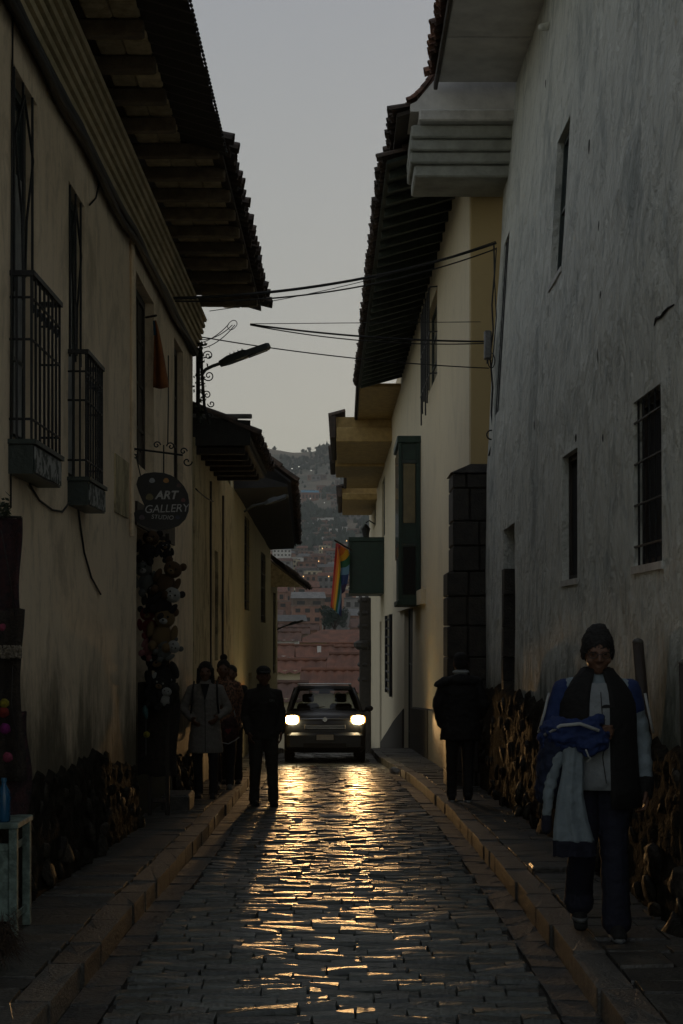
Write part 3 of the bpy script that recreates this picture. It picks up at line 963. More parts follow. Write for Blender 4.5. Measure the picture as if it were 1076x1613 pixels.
build('shop_dark_panel', wb(xL1, -1, 14.33, 17.42, -.7, 2.74, .41, .46), M['black'], LH1)  # black panel painted in for the darkness of the shop interior
build('door_lintel', wb(xL1, -1, 14.2, 17.6, 2.73, 2.95, -.02, .2), M['wood'], LH1)
# blank niche
build('plaster_patch', wb(xL1, -1, 13.0, 13.75, 2.75, 3.25, -.012, .01), M['L2'], LH1)
def iron_balcony(o, zt_, zb_):
    y0, y1 = o[0] - .02, o[1] + .05
    xo = .13
    xs = lambda d, y: xL1(y, 3.3) + d
    b = build('balcony', wb(xL1, -1, y0 - .01, y1 + .01, zb_, zb_ + .17, -xo - .015, .02), M['dkgreen'], LH1)
    build('sill_moulding', wb(xL1, -1, y0 - .03, y1 + .03, zb_ + .172, zb_ + .2, -xo - .035, .02), M['dkgreen'], b)
    build('sill_face', wb(xL1, -1, y0 + .01, y1 - .005, zb_ + .01, zb_ + .16, -xo - .024, -xo - .017), M['peel'], b)
    z0 = zb_ + .2
    build('handrail', MB().add([Vector((xs(a, y), y, z)) for z in (zt_ - .015, zt_ + .015) for a, y in ((-.02, y0 - .015), (xo + .02, y0 - .015), (xo + .02, y1 + .015), (-.02, y1 + .015), (-.02, y1 - .02), (xo - .015, y1 - .02), (xo - .015, y0 + .02), (-.02, y0 + .02))],
          [(0, 1, 6, 7), (1, 2, 5, 6), (2, 3, 4, 5), (8, 15, 14, 9), (9, 14, 13, 10), (10, 13, 12, 11)] + [(i, (i + 1) % 8, 8 + (i + 1) % 8, 8 + i) for i in range(8)]), M['iron'], b)
    for z in (z0 + .12, zt_ - .14, (z0 + zt_) / 2 + .1):
        build('rail', MB().tube([(xs(0, y0), y0, z), (xs(xo, y0), y0, z), (xs(xo, y1), y1, z), (xs(0, y1), y1, z)], .008, 5), M['iron'], b)
    n = 7
    for i in range(n + 1):
        y = y0 + (y1 - y0) * i / n
        build('bar', MB().tube([(xs(xo, y), y, z0 - .01), (xs(xo, y), y, zt_)], .0085, 5), M['iron'], b)
        if i < n:
            c = (xs(xo, y), y + (y1 - y0) / n / 2, zt_ - .20)
            build('curl', MB().tube(scroll(c, (0, 1, 0), (0, 0, 1), .035, 1.4, n=12), .005, 4), M['iron'], b)
    for i in (1, 2):
        build('bar', MB().tube([(xs(xo * i / 3, y0), y0, z0 - .01), (xs(xo * i / 3, y0), y0, zt_)], .008, 5), M['iron'], b)
M['peel'] = pmat('peeling_white_paint', (.30, .31, .30), (.035, .045, .04), 13, .7, contrast=(.47, .53))
iron_balcony(opL1[0], 3.81, 2.64)
iron_balcony(opL1[1], 3.71, 2.62)
for k in (0, 1):                  # tall iron guards above the balconies with a lozenge at the top
    o = opL1[k]
    for i in range(3):
        y = o[0] + (o[1] - o[0]) * (i + .5) / 3
        x = xL1(y, 4.5) - .01
        build('guard_bar', MB().tube([(x, y, o[2] + .9), (x, y, o[3])], .009, 5), M['iron'], LH1)
    ym, hw = (o[0] + o[1]) / 2, (o[1] - o[0]) * .34
    zt_ = o[3] - .08
    for sg in (-1, 1):
        build('lozenge', MB().tube([(x + .004, ym, zt_), (x + .004, ym + sg * hw, zt_ - .32), (x + .004, ym + sg * hw * .25, zt_ - .75), (x + .004, ym + sg * .03, zt_ - 1.1)], .008, 5), M['iron'], LH1)
rubble_foot(LH1, xL1, -1, 4.5, 14.25, lambda y: float(np.interp(y, [4, 8, 10, 12, 14.2], [.55, .62, .75, .80, .6])), 90, .19, 31, .045)
rubble_foot(LH1, xL1, -1, 17.5, 19.7, lambda y: .5, 40, .2, 35, .04)
# cornice run in plaster
M['cornice'] = pmat('cornice_plaster', (.62, .52, .33), (.38, .32, .19), 3, .9, .2, 40)
prof = [(0, 5.42)]
for k_ in range(6):
    prof += [(-.035 - .02 * k_, 5.425 + .08 * k_), (-.045 - .02 * k_, 5.455 + .08 * k_), (-.035 - .02 * k_, 5.482 + .08 * k_), (.005 - .018 * k_, 5.49 + .08 * k_), (.005 - .018 * k_, 5.502 + .08 * k_)]
prof = prof[:-2] + [(0, 5.90)]
build('cornice', MB().prism([(-1.935 - d, 4.6, z) for d, z in prof], (0, 15.5, 0)), M['cornice'], LH1)
# eave, nearer stretch: beams with brick infill and a black sheet edge
y = 4.65
while y < 20.0:
    build('beam', MB().bbox((-1.95, y - .055, 5.905), (-1.40 if y < 13.3 else -1.09, y + .055, 6.02), .012), M['rafter'], LH1)
    if y > 5 :
        for (a, b) in (((-1.80, -1.61), (-1.605, -1.415)) if y < 13.3 else ((-1.80, -1.58), (-1.575, -1.35), (-1.345, -1.12))):
            for c in range(2):
                build('brick', MB().bbox((a, y + .06 + c * .28, 6.018 + tr.uniform(-.006, .006)), (b, y + .06 + c * .28 + .272, 6.07), .01), M['brick'], LH1)
    y += .675
build('roof_deck', MB().box((-4.6, 4.6, 6.085), (-1.38, 13.45, 6.14)), M['wood'], LH1)
vs, fs = [], []
ysn = np.arange(4.6, 13.46, .05)
for i, yy in enumerate(ysn):
    h = .012 * math.cos(i * PI / 2)
    vs += [(-1.43, yy, 6.05 + h), (-1.025 + .012 * n3(yy * 3, 0, 0), yy, 5.93 + h)]
fs = [(2 * i, 2 * i + 1, 2 * i + 3, 2 * i + 2) for i in range(len(ysn) - 1)]
o = build('edge_sheet', MB().add(vs, fs), M['sheet'], LH1); md = o.modifiers.new('t', 'SOLIDIFY'); md.thickness = .008
for i in range(48):
    yy = 9.6 + i * .08
    build('edge_bead', MB().cap((-1.018, yy - .012, 5.93), (-1.018, yy + .012, 5.93), .012, .012, 6), M['sheet'], LH1)
tiled_eave(LH1, -1, 13.5, 20.2, -1.08, 5.99, .28, 2.2, 'tiled', M['wood'], courses=2)
build('roof_slope', MB().prism([(-1.38, 4.6, 6.145), (-4.6, 4.6, 7.6), (-4.6, 4.6, 7.55), (-1.38, 4.6, 6.1)], (0, 8.85, 0)), M['tiled'], LH1)
build('end_wall', MB().box((-4.6, 19.76, -1.2), (-1.97, 20.0, 6.0)), M['L2'], LH1)
build('downpipe', MB().tube([(-1.92, 13.9, 2.6), (-1.92, 13.9, 5.4)], .022, 8), M['L1'], LH1)

# ================================================== left: stained house with a low dark eave, then an olive one and a last small one
def xL2(Y, z):
    return -1.95 + .02 * n3(Y * .6, z * .4, 17)
LH2 = thing('townhouse', 'low house with dark rain-streaked plaster and a black eave beyond the street lamp', 'house')
opL2 = [(23.2, 23.9, 1.3, 3.0, .1)]
wall(LH2, M['L2'], xL2, -1, 20.02, 27.0, -1.8, 4.3, opL2, .6, .5)
window(LH2, xL2, -1, opL2[0], M['wood'], M['black'], 1, 2)
for (yy, ww) in ((22.3, .10), (24.6, .12)):   # dark strips added for the stain streaks in the plaster
    build('wall_post', wb(xL2, -1, yy, yy + ww, -.3, 3.95, -.025, .02), M['wood'], LH2)
for i in range(6):
    y = 20.3 + i * .68
    build('rafter', MB().bbox((-1.96, y - .05, 4.10), (-1.30, y + .05, 4.2), .012), M['wood'], LH2)
build('eave_board', MB().bbox((-1.96, 20.2, 4.205), (-1.25, 24.4, 4.25), .01), M['sheet'], LH2)
tiled_eave(LH2, -1, 20.15, 24.5, -1.22, 4.28, .42, 2.4, 'tiled', M['sheet'], courses=2, jit=.015)
build('ridge_flashing', MB().bbox((-1.99, 20.12, 4.56), (-1.2, 20.18, 4.62), .01), M['steel'], LH2)
build('gable_board', MB().add([(-2.0, 20.1, 4.2), (-1.22, 20.1, 4.2), (-1.22, 20.1, 4.53), (-2.0, 20.1, 4.57), (-2.0, 20.14, 4.2), (-1.22, 20.14, 4.2), (-1.22, 20.14, 4.53), (-2.0, 20.14, 4.57)],
      [(0, 1, 2, 3), (4, 7, 6, 5), (0, 4, 5, 1), (1, 5, 6, 2), (2, 6, 7, 3), (3, 7, 4, 0)]), M['sheet'], LH2)

def xL3(Y, z):
    return -1.95 + .015 * n3(Y * .6, z * .4, 19)
LH3 = thing('townhouse', 'olive plaster house with a steep dark tiled eave and barred windows on the left', 'house')
opL3 = [(30.2, 32.0, 2.2, 4.1, .1), (36.3, 38.6, 2.0, 3.7, .1), (35.6, 37.2, -2.2, .6, .1), (31.5, 32.6, -2, .9, .1)]
wall(LH3, M['L3'], xL3, -1, 27.02, 41.2, -3.5, 4.5, opL3, .6, .6)
for o in opL3[:2]:
    window(LH3, xL3, -1, o, M['wood'], M['black'], 1, 4, .08, bars=4, hbars=5, mbar=M['iron'])
for o in opL3[2:]:
    window(LH3, xL3, -1, o, M['wood'], M['wood'], 2, 3, .08, 'door')
tiled_eave(LH3, -1, 27.3, 41.0, -.93, 4.42, .75, 1.6, 'tiled', M['sheet'], courses=2, xo1=-1.26, zo1=4.08)
build('eave_board', MB().add([(-1.0, 27.35, 4.36), (-1.3, 40.9, 4.02), (-2.0, 40.9, 3.98), (-2.0, 27.35, 4.32), (-1.0, 27.35, 4.41), (-1.3, 40.9, 4.07), (-2.0, 40.9, 4.3), (-2.0, 27.35, 4.7)],
      [(0, 1, 2, 3), (4, 7, 6, 5), (0, 4, 5, 1), (1, 5, 6, 2), (2, 6, 7, 3), (3, 7, 4, 0)]), M['sheet'], LH3)
build('gable_wall', MB().box((-4.5, 27.02, 3.0), (-1.99, 27.3, 5.0)), M['L3'], LH3)
LH4 = thing('townhouse', 'last small olive house on the left with a short tiled canopy', 'house')
opL4 = [(42.6, 44.4, .6, 2.9, .1)]
wall(LH4, M['L3'], xL3, -1, 41.22, 45.5, -4, 3.7, opL4, .6, .6)
window(LH4, xL3, -1, opL4[0], M['wood'], M['black'], 1, 4, .08, bars=3, hbars=5, mbar=M['iron'])
tiled_eave(LH4, -1, 41.4, 45.4, -1.06, 3.02, .75, 1.0, 'tiled', M['rafter'], courses=2)
build('canopy_side', MB().add([(-1.08, 41.36, 3.0), (-1.96, 41.36, 3.0), (-1.96, 41.36, 3.68), (-1.08, 41.4, 3.0), (-1.96, 41.4, 3.0), (-1.96, 41.4, 3.68)], [(0, 1, 2), (3, 5, 4), (0, 3, 4, 1), (1, 4, 5, 2), (2, 5, 3, 0)]), M['brick'], LH4)
# ------------------------------------------------------------------ the car coming up the street
CY, CX = 29.6, -.345
CZ = zr(CY)
M['paint'] = pmat('dark_car_paint', (.022, .024, .026), (.018, .02, .022), 3, .32, spec=.5, world=False)
M['trim'] = pmat('black_plastic', (.016, .016, .017), (.012, .012, .012), 30, .6, world=False)
M['chrome'] = pmat('brushed_chrome', (.55, .55, .55), (.45, .45, .45), 30, .25, metal=1, world=False)
M['tyre'] = pmat('tyre_rubber', (.014, .014, .014), (.01, .01, .01), 30, .85, .3, 90, world=False)
M['plate'] = pmat('number_plate', (.45, .43, .38), (.35, .33, .3), 20, .5, world=False)
M['seat'] = pmat('grey_seat_cloth', (.05, .05, .05), (.035, .035, .035), 40, .9, world=False)
def clear_glass(name):
    m, n, l, b = nodes(name)
    out = n['Material Output']
    t = n.new('ShaderNodeBsdfTransparent'); t.inputs[0].default_value = (.72, .76, .75, 1)
    g = n.new('ShaderNodeBsdfGlossy'); g.inputs['Roughness'].default_value = .03
    fr = n.new('ShaderNodeFresnel'); fr.inputs[0].default_value = 1.45
    mx = n.new('ShaderNodeMixShader')
    l.new(fr.outputs[0], mx.inputs[0]); l.new(t.outputs[0], mx.inputs[1]); l.new(g.outputs[0], mx.inputs[2])
    l.new(mx.outputs[0], out.inputs[0])
    return m
M['cglass'] = clear_glass('car_window_glass')
sl_car = math.atan((zr(CY + 1.5) - zr(CY - .2)) / 1.7)
car = thing('car', 'dark compact car with both headlights on driving up the cobbled street', 'car', (CX, CY, CZ))
car.rotation_euler = (sl_car, 0, R(1.0))
HW = .80
# lower body: stations along the length (y from nose), half width, bottom z, belt z
def body_loft(sts, mat, name, parent):
    vs, fs, n = [], [], 0
    for (y, hw, zb, zt_, rb, rt) in sts:
        pr = [(0, zb), (hw * .6, zb), (hw - rb, zb + .01), (hw, zb + rb), (hw + .012, (zb + zt_) / 2), (hw - .01, zt_ - rt), (hw - rt * .9, zt_ - rt * .25), (hw * .6, zt_), (0, zt_ + .012)]
        ring = pr + [(-x, z) for x, z in pr[-2:0:-1]]
        n = len(ring)
        vs += [(x, y, z) for x, z in ring]
    for i in range(len(sts) - 1):
        for k in range(n):
            l = (k + 1) % n
            fs.append((i * n + k, i * n + l, (i + 1) * n + l, (i + 1) * n + k))
    fs += [tuple(range(n - 1, -1, -1)), tuple(range((len(sts) - 1) * n, len(sts) * n))]
    return build(name, MB().add(vs, fs), mat, parent, True)
body = body_loft([(.0, .55, .30, .66, .06, .06), (.03, .68, .24, .78, .08, .08), (.10, .76, .21, .90, .08, .08), (.30, .79, .20, .96, .07, .08), (.75, .80, .20, 1.0, .06, .07), (1.05, .80, .20, 1.02, .05, .06), (2.0, .80, .20, 1.02, .05, .05), (3.2, .80, .20, 1.02, .05, .05), (3.62, .78, .24, 1.0, .07, .06), (3.7, .7, .3, .92, .07, .06)], M['paint'], 'body', car)
# cabin: roof, pillars, glass
YA, YB = 1.02, 1.62               # windscreen foot and top
ZT = 1.49
build('roof', MB().add([(x, y, z) for (y, hw, z) in ((YB - .03, .565, ZT - .02), (YB + .15, .60, ZT + .03), (2.5, .61, ZT + .04), (3.35, .58, ZT - .01)) for x, z in ((-hw, z - .045), (-hw * .9, z), (0, z + .012), (hw * .9, z), (hw, z - .045), (hw * .9, z - .05), (-hw * .9, z - .05))],
      [(i * 7 + k, i * 7 + (k + 1) % 7, i * 7 + 7 + (k + 1) % 7, i * 7 + 7 + k) for i in range(3) for k in range(7)] + [(6, 5, 4, 3, 2, 1, 0), tuple(range(21, 28))]), M['paint'], car, True)
for s in (-1, 1):
    build('windscreen_pillar', MB().tube([(s * .73, YA - .02, 1.0), (s * .66, (YA + YB) / 2, 1.26), (s * .575, YB, ZT - .03)], .038, 8), M['paint'], car, True)
    build('centre_pillar', MB().tube([(s * .755, 2.15, 1.0), (s * .6, 2.2, ZT - .01)], .04, 8), M['trim'], car, True)
    build('rear_pillar', MB().tube([(s * .745, 3.5, .98), (s * .57, 3.32, ZT - .03)], .06, 8), M['paint'], car, True)
    sw = build('side_window', MB().add([(s * .755, 1.1, 1.01), (s * .752, 3.45, 1.0), (s * .575, 3.3, ZT - .04), (s * .59, 1.66, ZT - .04)], [(0, 1, 2, 3)]), M['cglass'], car)
    rl = build('roof_rail', MB().tube([(s * .54, 1.75, ZT + .03), (s * .54, 1.82, ZT + .075), (s * .54, 3.1, ZT + .075), (s * .54, 3.2, ZT + .02)], .014, 6), M['chrome'], car, True)
    mr = build('door_mirror', MB().ell((s * .90, 1.22, 1.06), (.085, .05, .062)), M['trim'], car, True)
    build('mirror_arm', MB().tube([(s * .78, 1.26, 1.0), (s * .86, 1.24, 1.03)], .02, 6), M['trim'], mr)
build('windscreen', MB().add([(-.70, YA, 1.015), (0, YA - .05, 1.015), (.70, YA, 1.015), (.555, YB - .01, ZT - .035), (0, YB - .05, ZT - .03), (-.555, YB - .01, ZT - .035)], [(0, 1, 4, 5), (1, 2, 3, 4)]), M['cglass'], car)
build('rear_window', MB().add([(-.66, 3.52, 1.0), (.66, 3.52, 1.0), (.54, 3.36, ZT - .05), (-.54, 3.36, ZT - .05)], [(0, 1, 2, 3)]), M['cglass'], car)
build('roof_rack', MB().bbox((-.56, 1.72, ZT + .055), (.56, 1.78, ZT + .085), .01), M['chrome'], car)
build('dashboard', MB().bbox((-.68, 1.16, .9), (.68, 1.42, 1.06), .04), M['trim'], car)
for s in (-1, 1):
    st = build('seat', MB().bbox((s * .34 - .23, 2.0, .55), (s * .34 + .23, 2.18, 1.16), .05), M['seat'], car)
    build('head_rest', MB().bbox((s * .34 - .12, 2.04, 1.18), (s * .34 + .12, 2.14, 1.36), .03), M['seat'], st)
build('rear_view_mirror', MB().bbox((-.11, 1.56, 1.36), (.11, 1.59, 1.42), .01), M['trim'], car)
for i in range(2):
    build('wiper', MB().tube([(-.45 + i * .5, YA - .05, 1.035), (.0 + i * .5, YA + .06, 1.10)], .008, 5), M['trim'], car)
# nose
gr = build('grille', MB().bbox((-.40, -.012, .66), (.40, .05, .76), .012), M['trim'], car)
for z in (.685, .71, .735):
    build('slat', MB().box((-.38, -.02, z - .004), (.38, -.010, z + .004)), M['chrome'], gr)
bp_ = build('bumper', MB().bbox((-.74, -.055, .27), (.74, .14, .60), .05), M['paint'], car)
build('lower_intake', MB().bbox((-.42, -.062, .30), (.42, -.04, .40), .008), M['trim'], bp_)
pl = build('number_plate', MB().bbox((-.17, -.078, .455), (.17, -.057, .565), .004), M['plate'], car)
build('plate_frame', MB().add([(x, -.081, z) for x, z in ((-.18, .445), (.18, .445), (.18, .575), (-.18, .575), (-.165, .458), (.165, .458), (.165, .562), (-.165, .562))], [(0, 1, 5, 4), (1, 2, 6, 5), (2, 3, 7, 6), (3, 0, 4, 7)]), M['trim'], pl)
S = [(-.5, .1), (0, .5), (.5, .12), (.5, .02), (.28, -.04), (0, .2), (-.1, .14), (.5, -.1), (0, -.5), (-.5, -.12), (-.5, -.02), (-.28, .04), (0, -.2), (.1, -.14)]
build('emblem', MB().prism([(x * .10, -.024, .855 + z * .10) for x, z in S], (0, .012, 0)), M['chrome'], car)
build('bonnet_edge', MB().tube([(-.52, .07, .86), (0, .03, .87), (.52, .07, .86)], .012, 6), M['chrome'], car)
M['reflect'] = emis('reflector_halo_emission', (1, .50, .13), .12)  # faint amber emission put on the housing as a halo around the lens
M['lens'] = emis('headlight_glow', (1, .80, .45), 14)
for s in (-1, 1):
    hx = .642 * s
    h = build('headlight', MB().bbox((hx - .15, .03, .765), (hx + .15, .16, .935), .03), M['reflect'], car)
    build('lens', MB().loft([((hx, .028, .768), .05, .012), ((hx, .018, .785), .10, .018), ((hx, .008, .85), .128, .026), ((hx, .018, .915), .10, .018), ((hx, .028, .932), .05, .012)], 14), M['lens'], h, True)
    ld = bpy.data.lights.new('headlight_beam', 'SPOT')
    ld.energy = 340
    ld.color = (1, .56, .21)
    ld.spot_size = R(76); ld.spot_blend = .6
    ld.use_nodes = True          # dipped-beam pattern: sharp upper cut-off, weaker close to the car
    tn_, tl_ = ld.node_tree.nodes, ld.node_tree.links
    em_ = tn_['Emission']
    tc = tn_.new('ShaderNodeTexCoord'); sx_ = tn_.new('ShaderNodeSeparateXYZ'); tl_.new(tc.outputs['Normal'], sx_.inputs[0])
    dv = tn_.new('ShaderNodeMath'); dv.operation = 'DIVIDE'; ab = tn_.new('ShaderNodeMath'); ab.operation = 'ABSOLUTE'
    tl_.new(sx_.outputs['Z'], ab.inputs[0]); tl_.new(sx_.outputs['Y'], dv.inputs[0]); tl_.new(ab.outputs[0], dv.inputs[1])
    rp_ = tn_.new('ShaderNodeValToRGB')
    mr_ = tn_.new('ShaderNodeMapRange'); mr_.inputs[1].default_value = -.5; mr_.inputs[2].default_value = .5
    tl_.new(dv.outputs[0], mr_.inputs[0]); tl_.new(mr_.outputs[0], rp_.inputs[0])
    el_ = rp_.color_ramp.elements
    el_[0].position = .5 - .30; el_[0].color = (.03,) * 3 + (1,)
    el_[1].position = .5 + .075; el_[1].color = (.012,) * 3 + (1,)
    for ps_, vl_ in ((.5 - .16, .10), (.5 - .06, .5), (.5 + .0, .9), (.5 + .03, 1.0), (.5 + .05, .5)):
        q_ = el_.new(ps_); q_.color = (vl_,) * 3 + (1,)
    dh = tn_.new('ShaderNodeMath'); dh.operation = 'DIVIDE'; tl_.new(sx_.outputs['X'], dh.inputs[0]); tl_.new(ab.outputs[0], dh.inputs[1])
    ah = tn_.new('ShaderNodeMath'); ah.operation = 'ABSOLUTE'; tl_.new(dh.outputs[0], ah.inputs[0])
    mh = tn_.new('ShaderNodeMapRange'); mh.interpolation_type = 'SMOOTHSTEP'; mh.inputs[1].default_value = .04; mh.inputs[2].default_value = .20; mh.inputs[3].default_value = 1; mh.inputs[4].default_value = .22
    tl_.new(ah.outputs[0], mh.inputs[0])
    mm_ = tn_.new('ShaderNodeMath'); mm_.operation = 'MULTIPLY'; tl_.new(rp_.outputs[0], mm_.inputs[0]); tl_.new(mh.outputs[0], mm_.inputs[1])
    tl_.new(mm_.outputs[0], em_.inputs['Strength'])
    ld.shadow_soft_size = .05
    lo = bpy.data.objects.new('headlight_beam', ld); COL.objects.link(lo)
    lo.parent = car
    lo.location = (hx, -.06, .85)
    lo.rotation_euler = (R(90), 0, R(180))
# wheels
for s in (-1, 1):
    for y in (.66, 3.0):
        wh = build('wheel', MB().tube([(s * .63, y, .29), (s * .655, y, .29), (s * .66, y, .29), (s * .775, y, .29), (s * .795, y, .29)], [.25, .285, .292, .292, .26], 20), M['tyre'], car, True)
        build('rim', MB().tube([(s * .79, y, .29), (s * .802, y, .29)], [.19, .17], 14), M['steel'], wh)
    build('mud_flap', MB().bbox((s * .70 - .1, 1.0, .1), (s * .70 + .1, 1.03, .32), .006), M['trim'], car)

# ------------------------------------------------------------------ art gallery sign
M['signblk'] = pmat('black_sign_paint', (.012, .012, .013), (.008, .008, .008), 12, .5)
M['sgnwht'] = pmat('chalky_white_paint', (.5, .5, .5), (.33, .33, .33), 30, .7)
SY = 13.9
sign = thing('hanging_sign', 'black palette-shaped ART GALLERY STUDIO sign on a scrolled iron bracket', 'sign', (-1.9, SY, 3.36))
# bracket
sx = lambda px: (px - 540) * SY / FOC + 1.9
szz = lambda py: EYE + (1000 - py) * SY / FOC - 3.36
build('bracket_bar', MB().tube([(sx(203), 0, szz(706)), (sx(250), 0, szz(712)), (sx(288), 0, szz(717))], .010, 6), M['iron'], sign)
build('wall_plate', MB().tube([(sx(203), 0, szz(701)), (sx(203), 0, szz(734))], .012, 6), M['iron'], sign)
for (cx, cy, r0, t, sgn, st) in ((247, 701, 6, 1.3, 1, 0), (269, 703, 6.5, 1.3, -1, PI), (215, 713, 7, 1.2, 1, 0), (289, 711, 6, 1.2, 1, 0), (295, 727, 8, 1.1, -1, 0), (210, 727, 8, .9, 1, 0)):
    k = SY / FOC
    build('scroll', MB().tube(scroll((sx(cx), 0, szz(cy)), (math.cos(st), 0, math.sin(st)), (-math.sin(st), 0, math.cos(st)), r0 * k, t, sgn), .0065, 5), M['iron'], sign)
build('hanger', MB().tube([(sx(258), 0, szz(701)), (sx(258), 0, szz(746))], .006, 5), M['iron'], sign)
build('hanger', MB().tube([(sx(214), 0, szz(716)), (sx(222), 0, szz(752))], .006, 5), M['iron'], sign)
pal = [(218, 752), (228, 746), (243, 744), (258, 745), (270, 749), (281, 756), (290, 766), (296, 778), (298, 791), (297, 805), (292, 818), (282, 828), (268, 834), (252, 836), (236, 833), (222, 827), (213, 818), (211, 808), (216, 804), (226, 803), (228, 797), (224, 788), (219, 776), (215, 763)]
pb = build('palette_board', MB().prism([(sx(a), -.012, szz(b)) for a, b in pal], (0, .03, 0)), M['signblk'], sign)
for (a, b, r_, c) in ((240, 757, 4.5, (.36, .38, .40)), (262, 757, 4.5, (.45, .22, .06)), (236, 783, 6, (.20, .17, .08)), (282, 765, 3.5, (.10, .05, .05)), (289, 788, 3.5, (.16, .06, .06)), (224, 815, 4.5, (.12, .09, .11)), (280, 815, 3.5, (.04, .05, .10))):
    mt = pmat('paint_dab', c, tuple(x * .6 for x in c), 30, .6)
    build('paint_dab', MB().prism([(sx(a + r_ * math.cos(q) * (1 + .15 * math.sin(3 * q))), -.018, szz(b + r_ * .9 * math.sin(q))) for q in np.linspace(0, 2 * PI, 11)[:-1]], (0, .005, 0)), mt, pb)
def text(name, s, size, loc, parent, mat, rot=(R(90), 0, 0), shear=0, ext=.002, off=0, space=1.0):
    cu = bpy.data.curves.new(name, 'FONT'); cu.body = s; cu.size = size; cu.extrude = ext; cu.align_x = 'CENTER'; cu.shear = shear; cu.offset = off; cu.space_character = space
    t = bpy.data.objects.new(name, cu); COL.objects.link(t)
    dg = bpy.context.evaluated_depsgraph_get(); dg.update()
    me = bpy.data.meshes.new_from_object(t.evaluated_get(dg)); bpy.data.objects.remove(t); bpy.data.curves.remove(cu)
    me.materials.clear(); me.materials.append(mat)
    return link(name, me, parent, loc, rot)
k = SY / FOC
text('lettering', 'ART', 18 * k, (sx(262), -.016, szz(786)), pb, M['sgnwht'], shear=.25, off=.003, space=1.02)
text('lettering', 'GALLERY', 17.5 * k, (sx(262.5), -.016, szz(807)), pb, M['sgnwht'], rot=(R(90), R(-2), 0), shear=.2, off=0, space=.97)
text('lettering', 'STUDIO', 9.5 * k, (sx(256), -.016, szz(818)), pb, M['sgnwht'], rot=(R(90), R(3), 0), shear=.15, space=1.05)

# ------------------------------------------------------------------ street lamps, ironwork, cables
def lamp(root, head_a, head_b, arm, wd, name_mat='lampgrey', th=.06):
    """arm tube, then a tapering LED head from a to b"""
    build('arm', MB().tube(arm, .022, 8), M[name_mat], root, True)
    a, b = Vector(head_a), Vector(head_b)
    d = (b - a).normalized(); side_ = d.cross(Vector((0, 0, 1))).normalized(); up = side_.cross(d)
    def sec(p, w2, t0, t1):
        return [p - side_ * w2 + up * t0, p + side_ * w2 + up * t0, p + side_ * w2 * .8 + up * t1, p - side_ * w2 * .8 + up * t1]
    L = (b - a).length
    vs = sec(a, wd * .5, -th * .5, th * .4) + sec(a + d * L * .18, wd * .9, -th * .6, th * .7) + sec(a + d * L * .5, wd, -th * .6, th * .7) + sec(a + d * L * .55, wd, -th * .6, th * .45) + sec(a + d * L * .95, wd * .95, -th * .6, th * .35) + sec(b, wd * .7, -th * .4, th * .2)
    fs = [(i * 4 + k, i * 4 + (k + 1) % 4, i * 4 + 4 + (k + 1) % 4, i * 4 + 4 + k) for i in range(5) for k in range(4)] + [(3, 2, 1, 0), (20, 21, 22, 23)]
    h = build('lamp_head', MB().add(vs, fs), M[name_mat], root)
    for i in range(4):
        p = a + d * L * (.24 + .08 * i)
        build('cooling_fin', MB().add(sec(p, wd * .7, th * .66, th * .95) + sec(p + d * .012, wd * .7, th * .66, th * .95), [(0, 1, 2, 3), (4, 7, 6, 5), (0, 4, 5, 1), (1, 5, 6, 2), (2, 6, 7, 3), (3, 7, 4, 0)]), M[name_mat], h)
    build('lens_plate', MB().add(sec(a + d * L * .55, wd * .75, -th * .72, -th * .61) + sec(a + d * L * .92, wd * .75, -th * .72, -th * .61), [(0, 1, 2, 3), (4, 7, 6, 5), (0, 4, 5, 1), (1, 5, 6, 2), (2, 6, 7, 3), (3, 7, 4, 0)]), M['glassd'], h)
LY = 19.6
lp = thing('street_lamp', 'unlit grey street lamp reaching over the street from the tan house corner', 'street lamp')
lamp(lp, W(346, 573, LY), W(425, 543, LY - .05), [W(318, 590, LY), W(324, 582, LY), W(334, 577, LY), W(348, 572, LY)], .085, th=.075)
iw = thing('iron_bracket', 'black scrolled iron bracket with creeper at the corner below the street lamp', 'bracket')
build('upright', MB().tube([W(316, 545, LY + .05), W(319, 600, LY + .05), W(322, 640, LY + .05), W(330, 668, LY + .05)], .022, 6), M['iron'], iw)
build('upright', MB().tube([W(312, 548, LY + .1), W(312, 668, LY + .1)], .03, 6), M['iron'], iw)
for (cx, cy, r0, t, sg) in ((328, 560, 8, 1.5, 1), (329, 592, 9, 1.5, -1), (326, 622, 7, 1.4, 1), (333, 636, 6, 1.2, -1), (330, 655, 5, 1.2, 1)):
    k = LY / FOC
    build('scroll', MB().tube(scroll(W(cx, cy, LY + .02), (-1, 0, 0), (0, 0, 1), r0 * k, t, sg), .008, 5), M['iron'], iw)
M['leaf'] = pmat('dark_leaf', (.03, .045, .02), (.015, .025, .012), 9, .7, rvar=.3)
vr = random.Random(9)
lf = MB()
for i in range(150):
    p = W(vr.gauss(317, 5), vr.uniform(540, 668), LY + vr.uniform(-.1, .25))
    a, b = Vector((vr.uniform(-1, 1), vr.uniform(-1, 1), vr.uniform(-1, 1))).normalized() * .03, Vector((vr.uniform(-1, 1), vr.uniform(-1, 1), vr.uniform(-1, 1))).normalized() * .022
    lf.add([p - a, p + b, p + a, p - b], [(0, 1, 2, 3)])
cr = build('creeper', lf, M['leaf'], iw); cr['kind'] = 'stuff'
lp2 = thing('street_lamp', 'small greenish street lamp under the dark tiled eave of the olive house', 'street lamp')
lamp(lp2, W(418, 793, 27.2), W(453, 780, 27.1), [W(385, 806, 27.4), W(398, 797, 27.3), W(420, 792, 27.2)], .09)
lp3 = thing('street_lamp', 'thin dark street lamp arm on the last house at the left', 'street lamp')
lamp(lp3, W(455, 984, 45), W(478, 977, 45), [W(436, 992, 45.2), W(446, 987, 45.1), W(456, 984, 45)], .1)

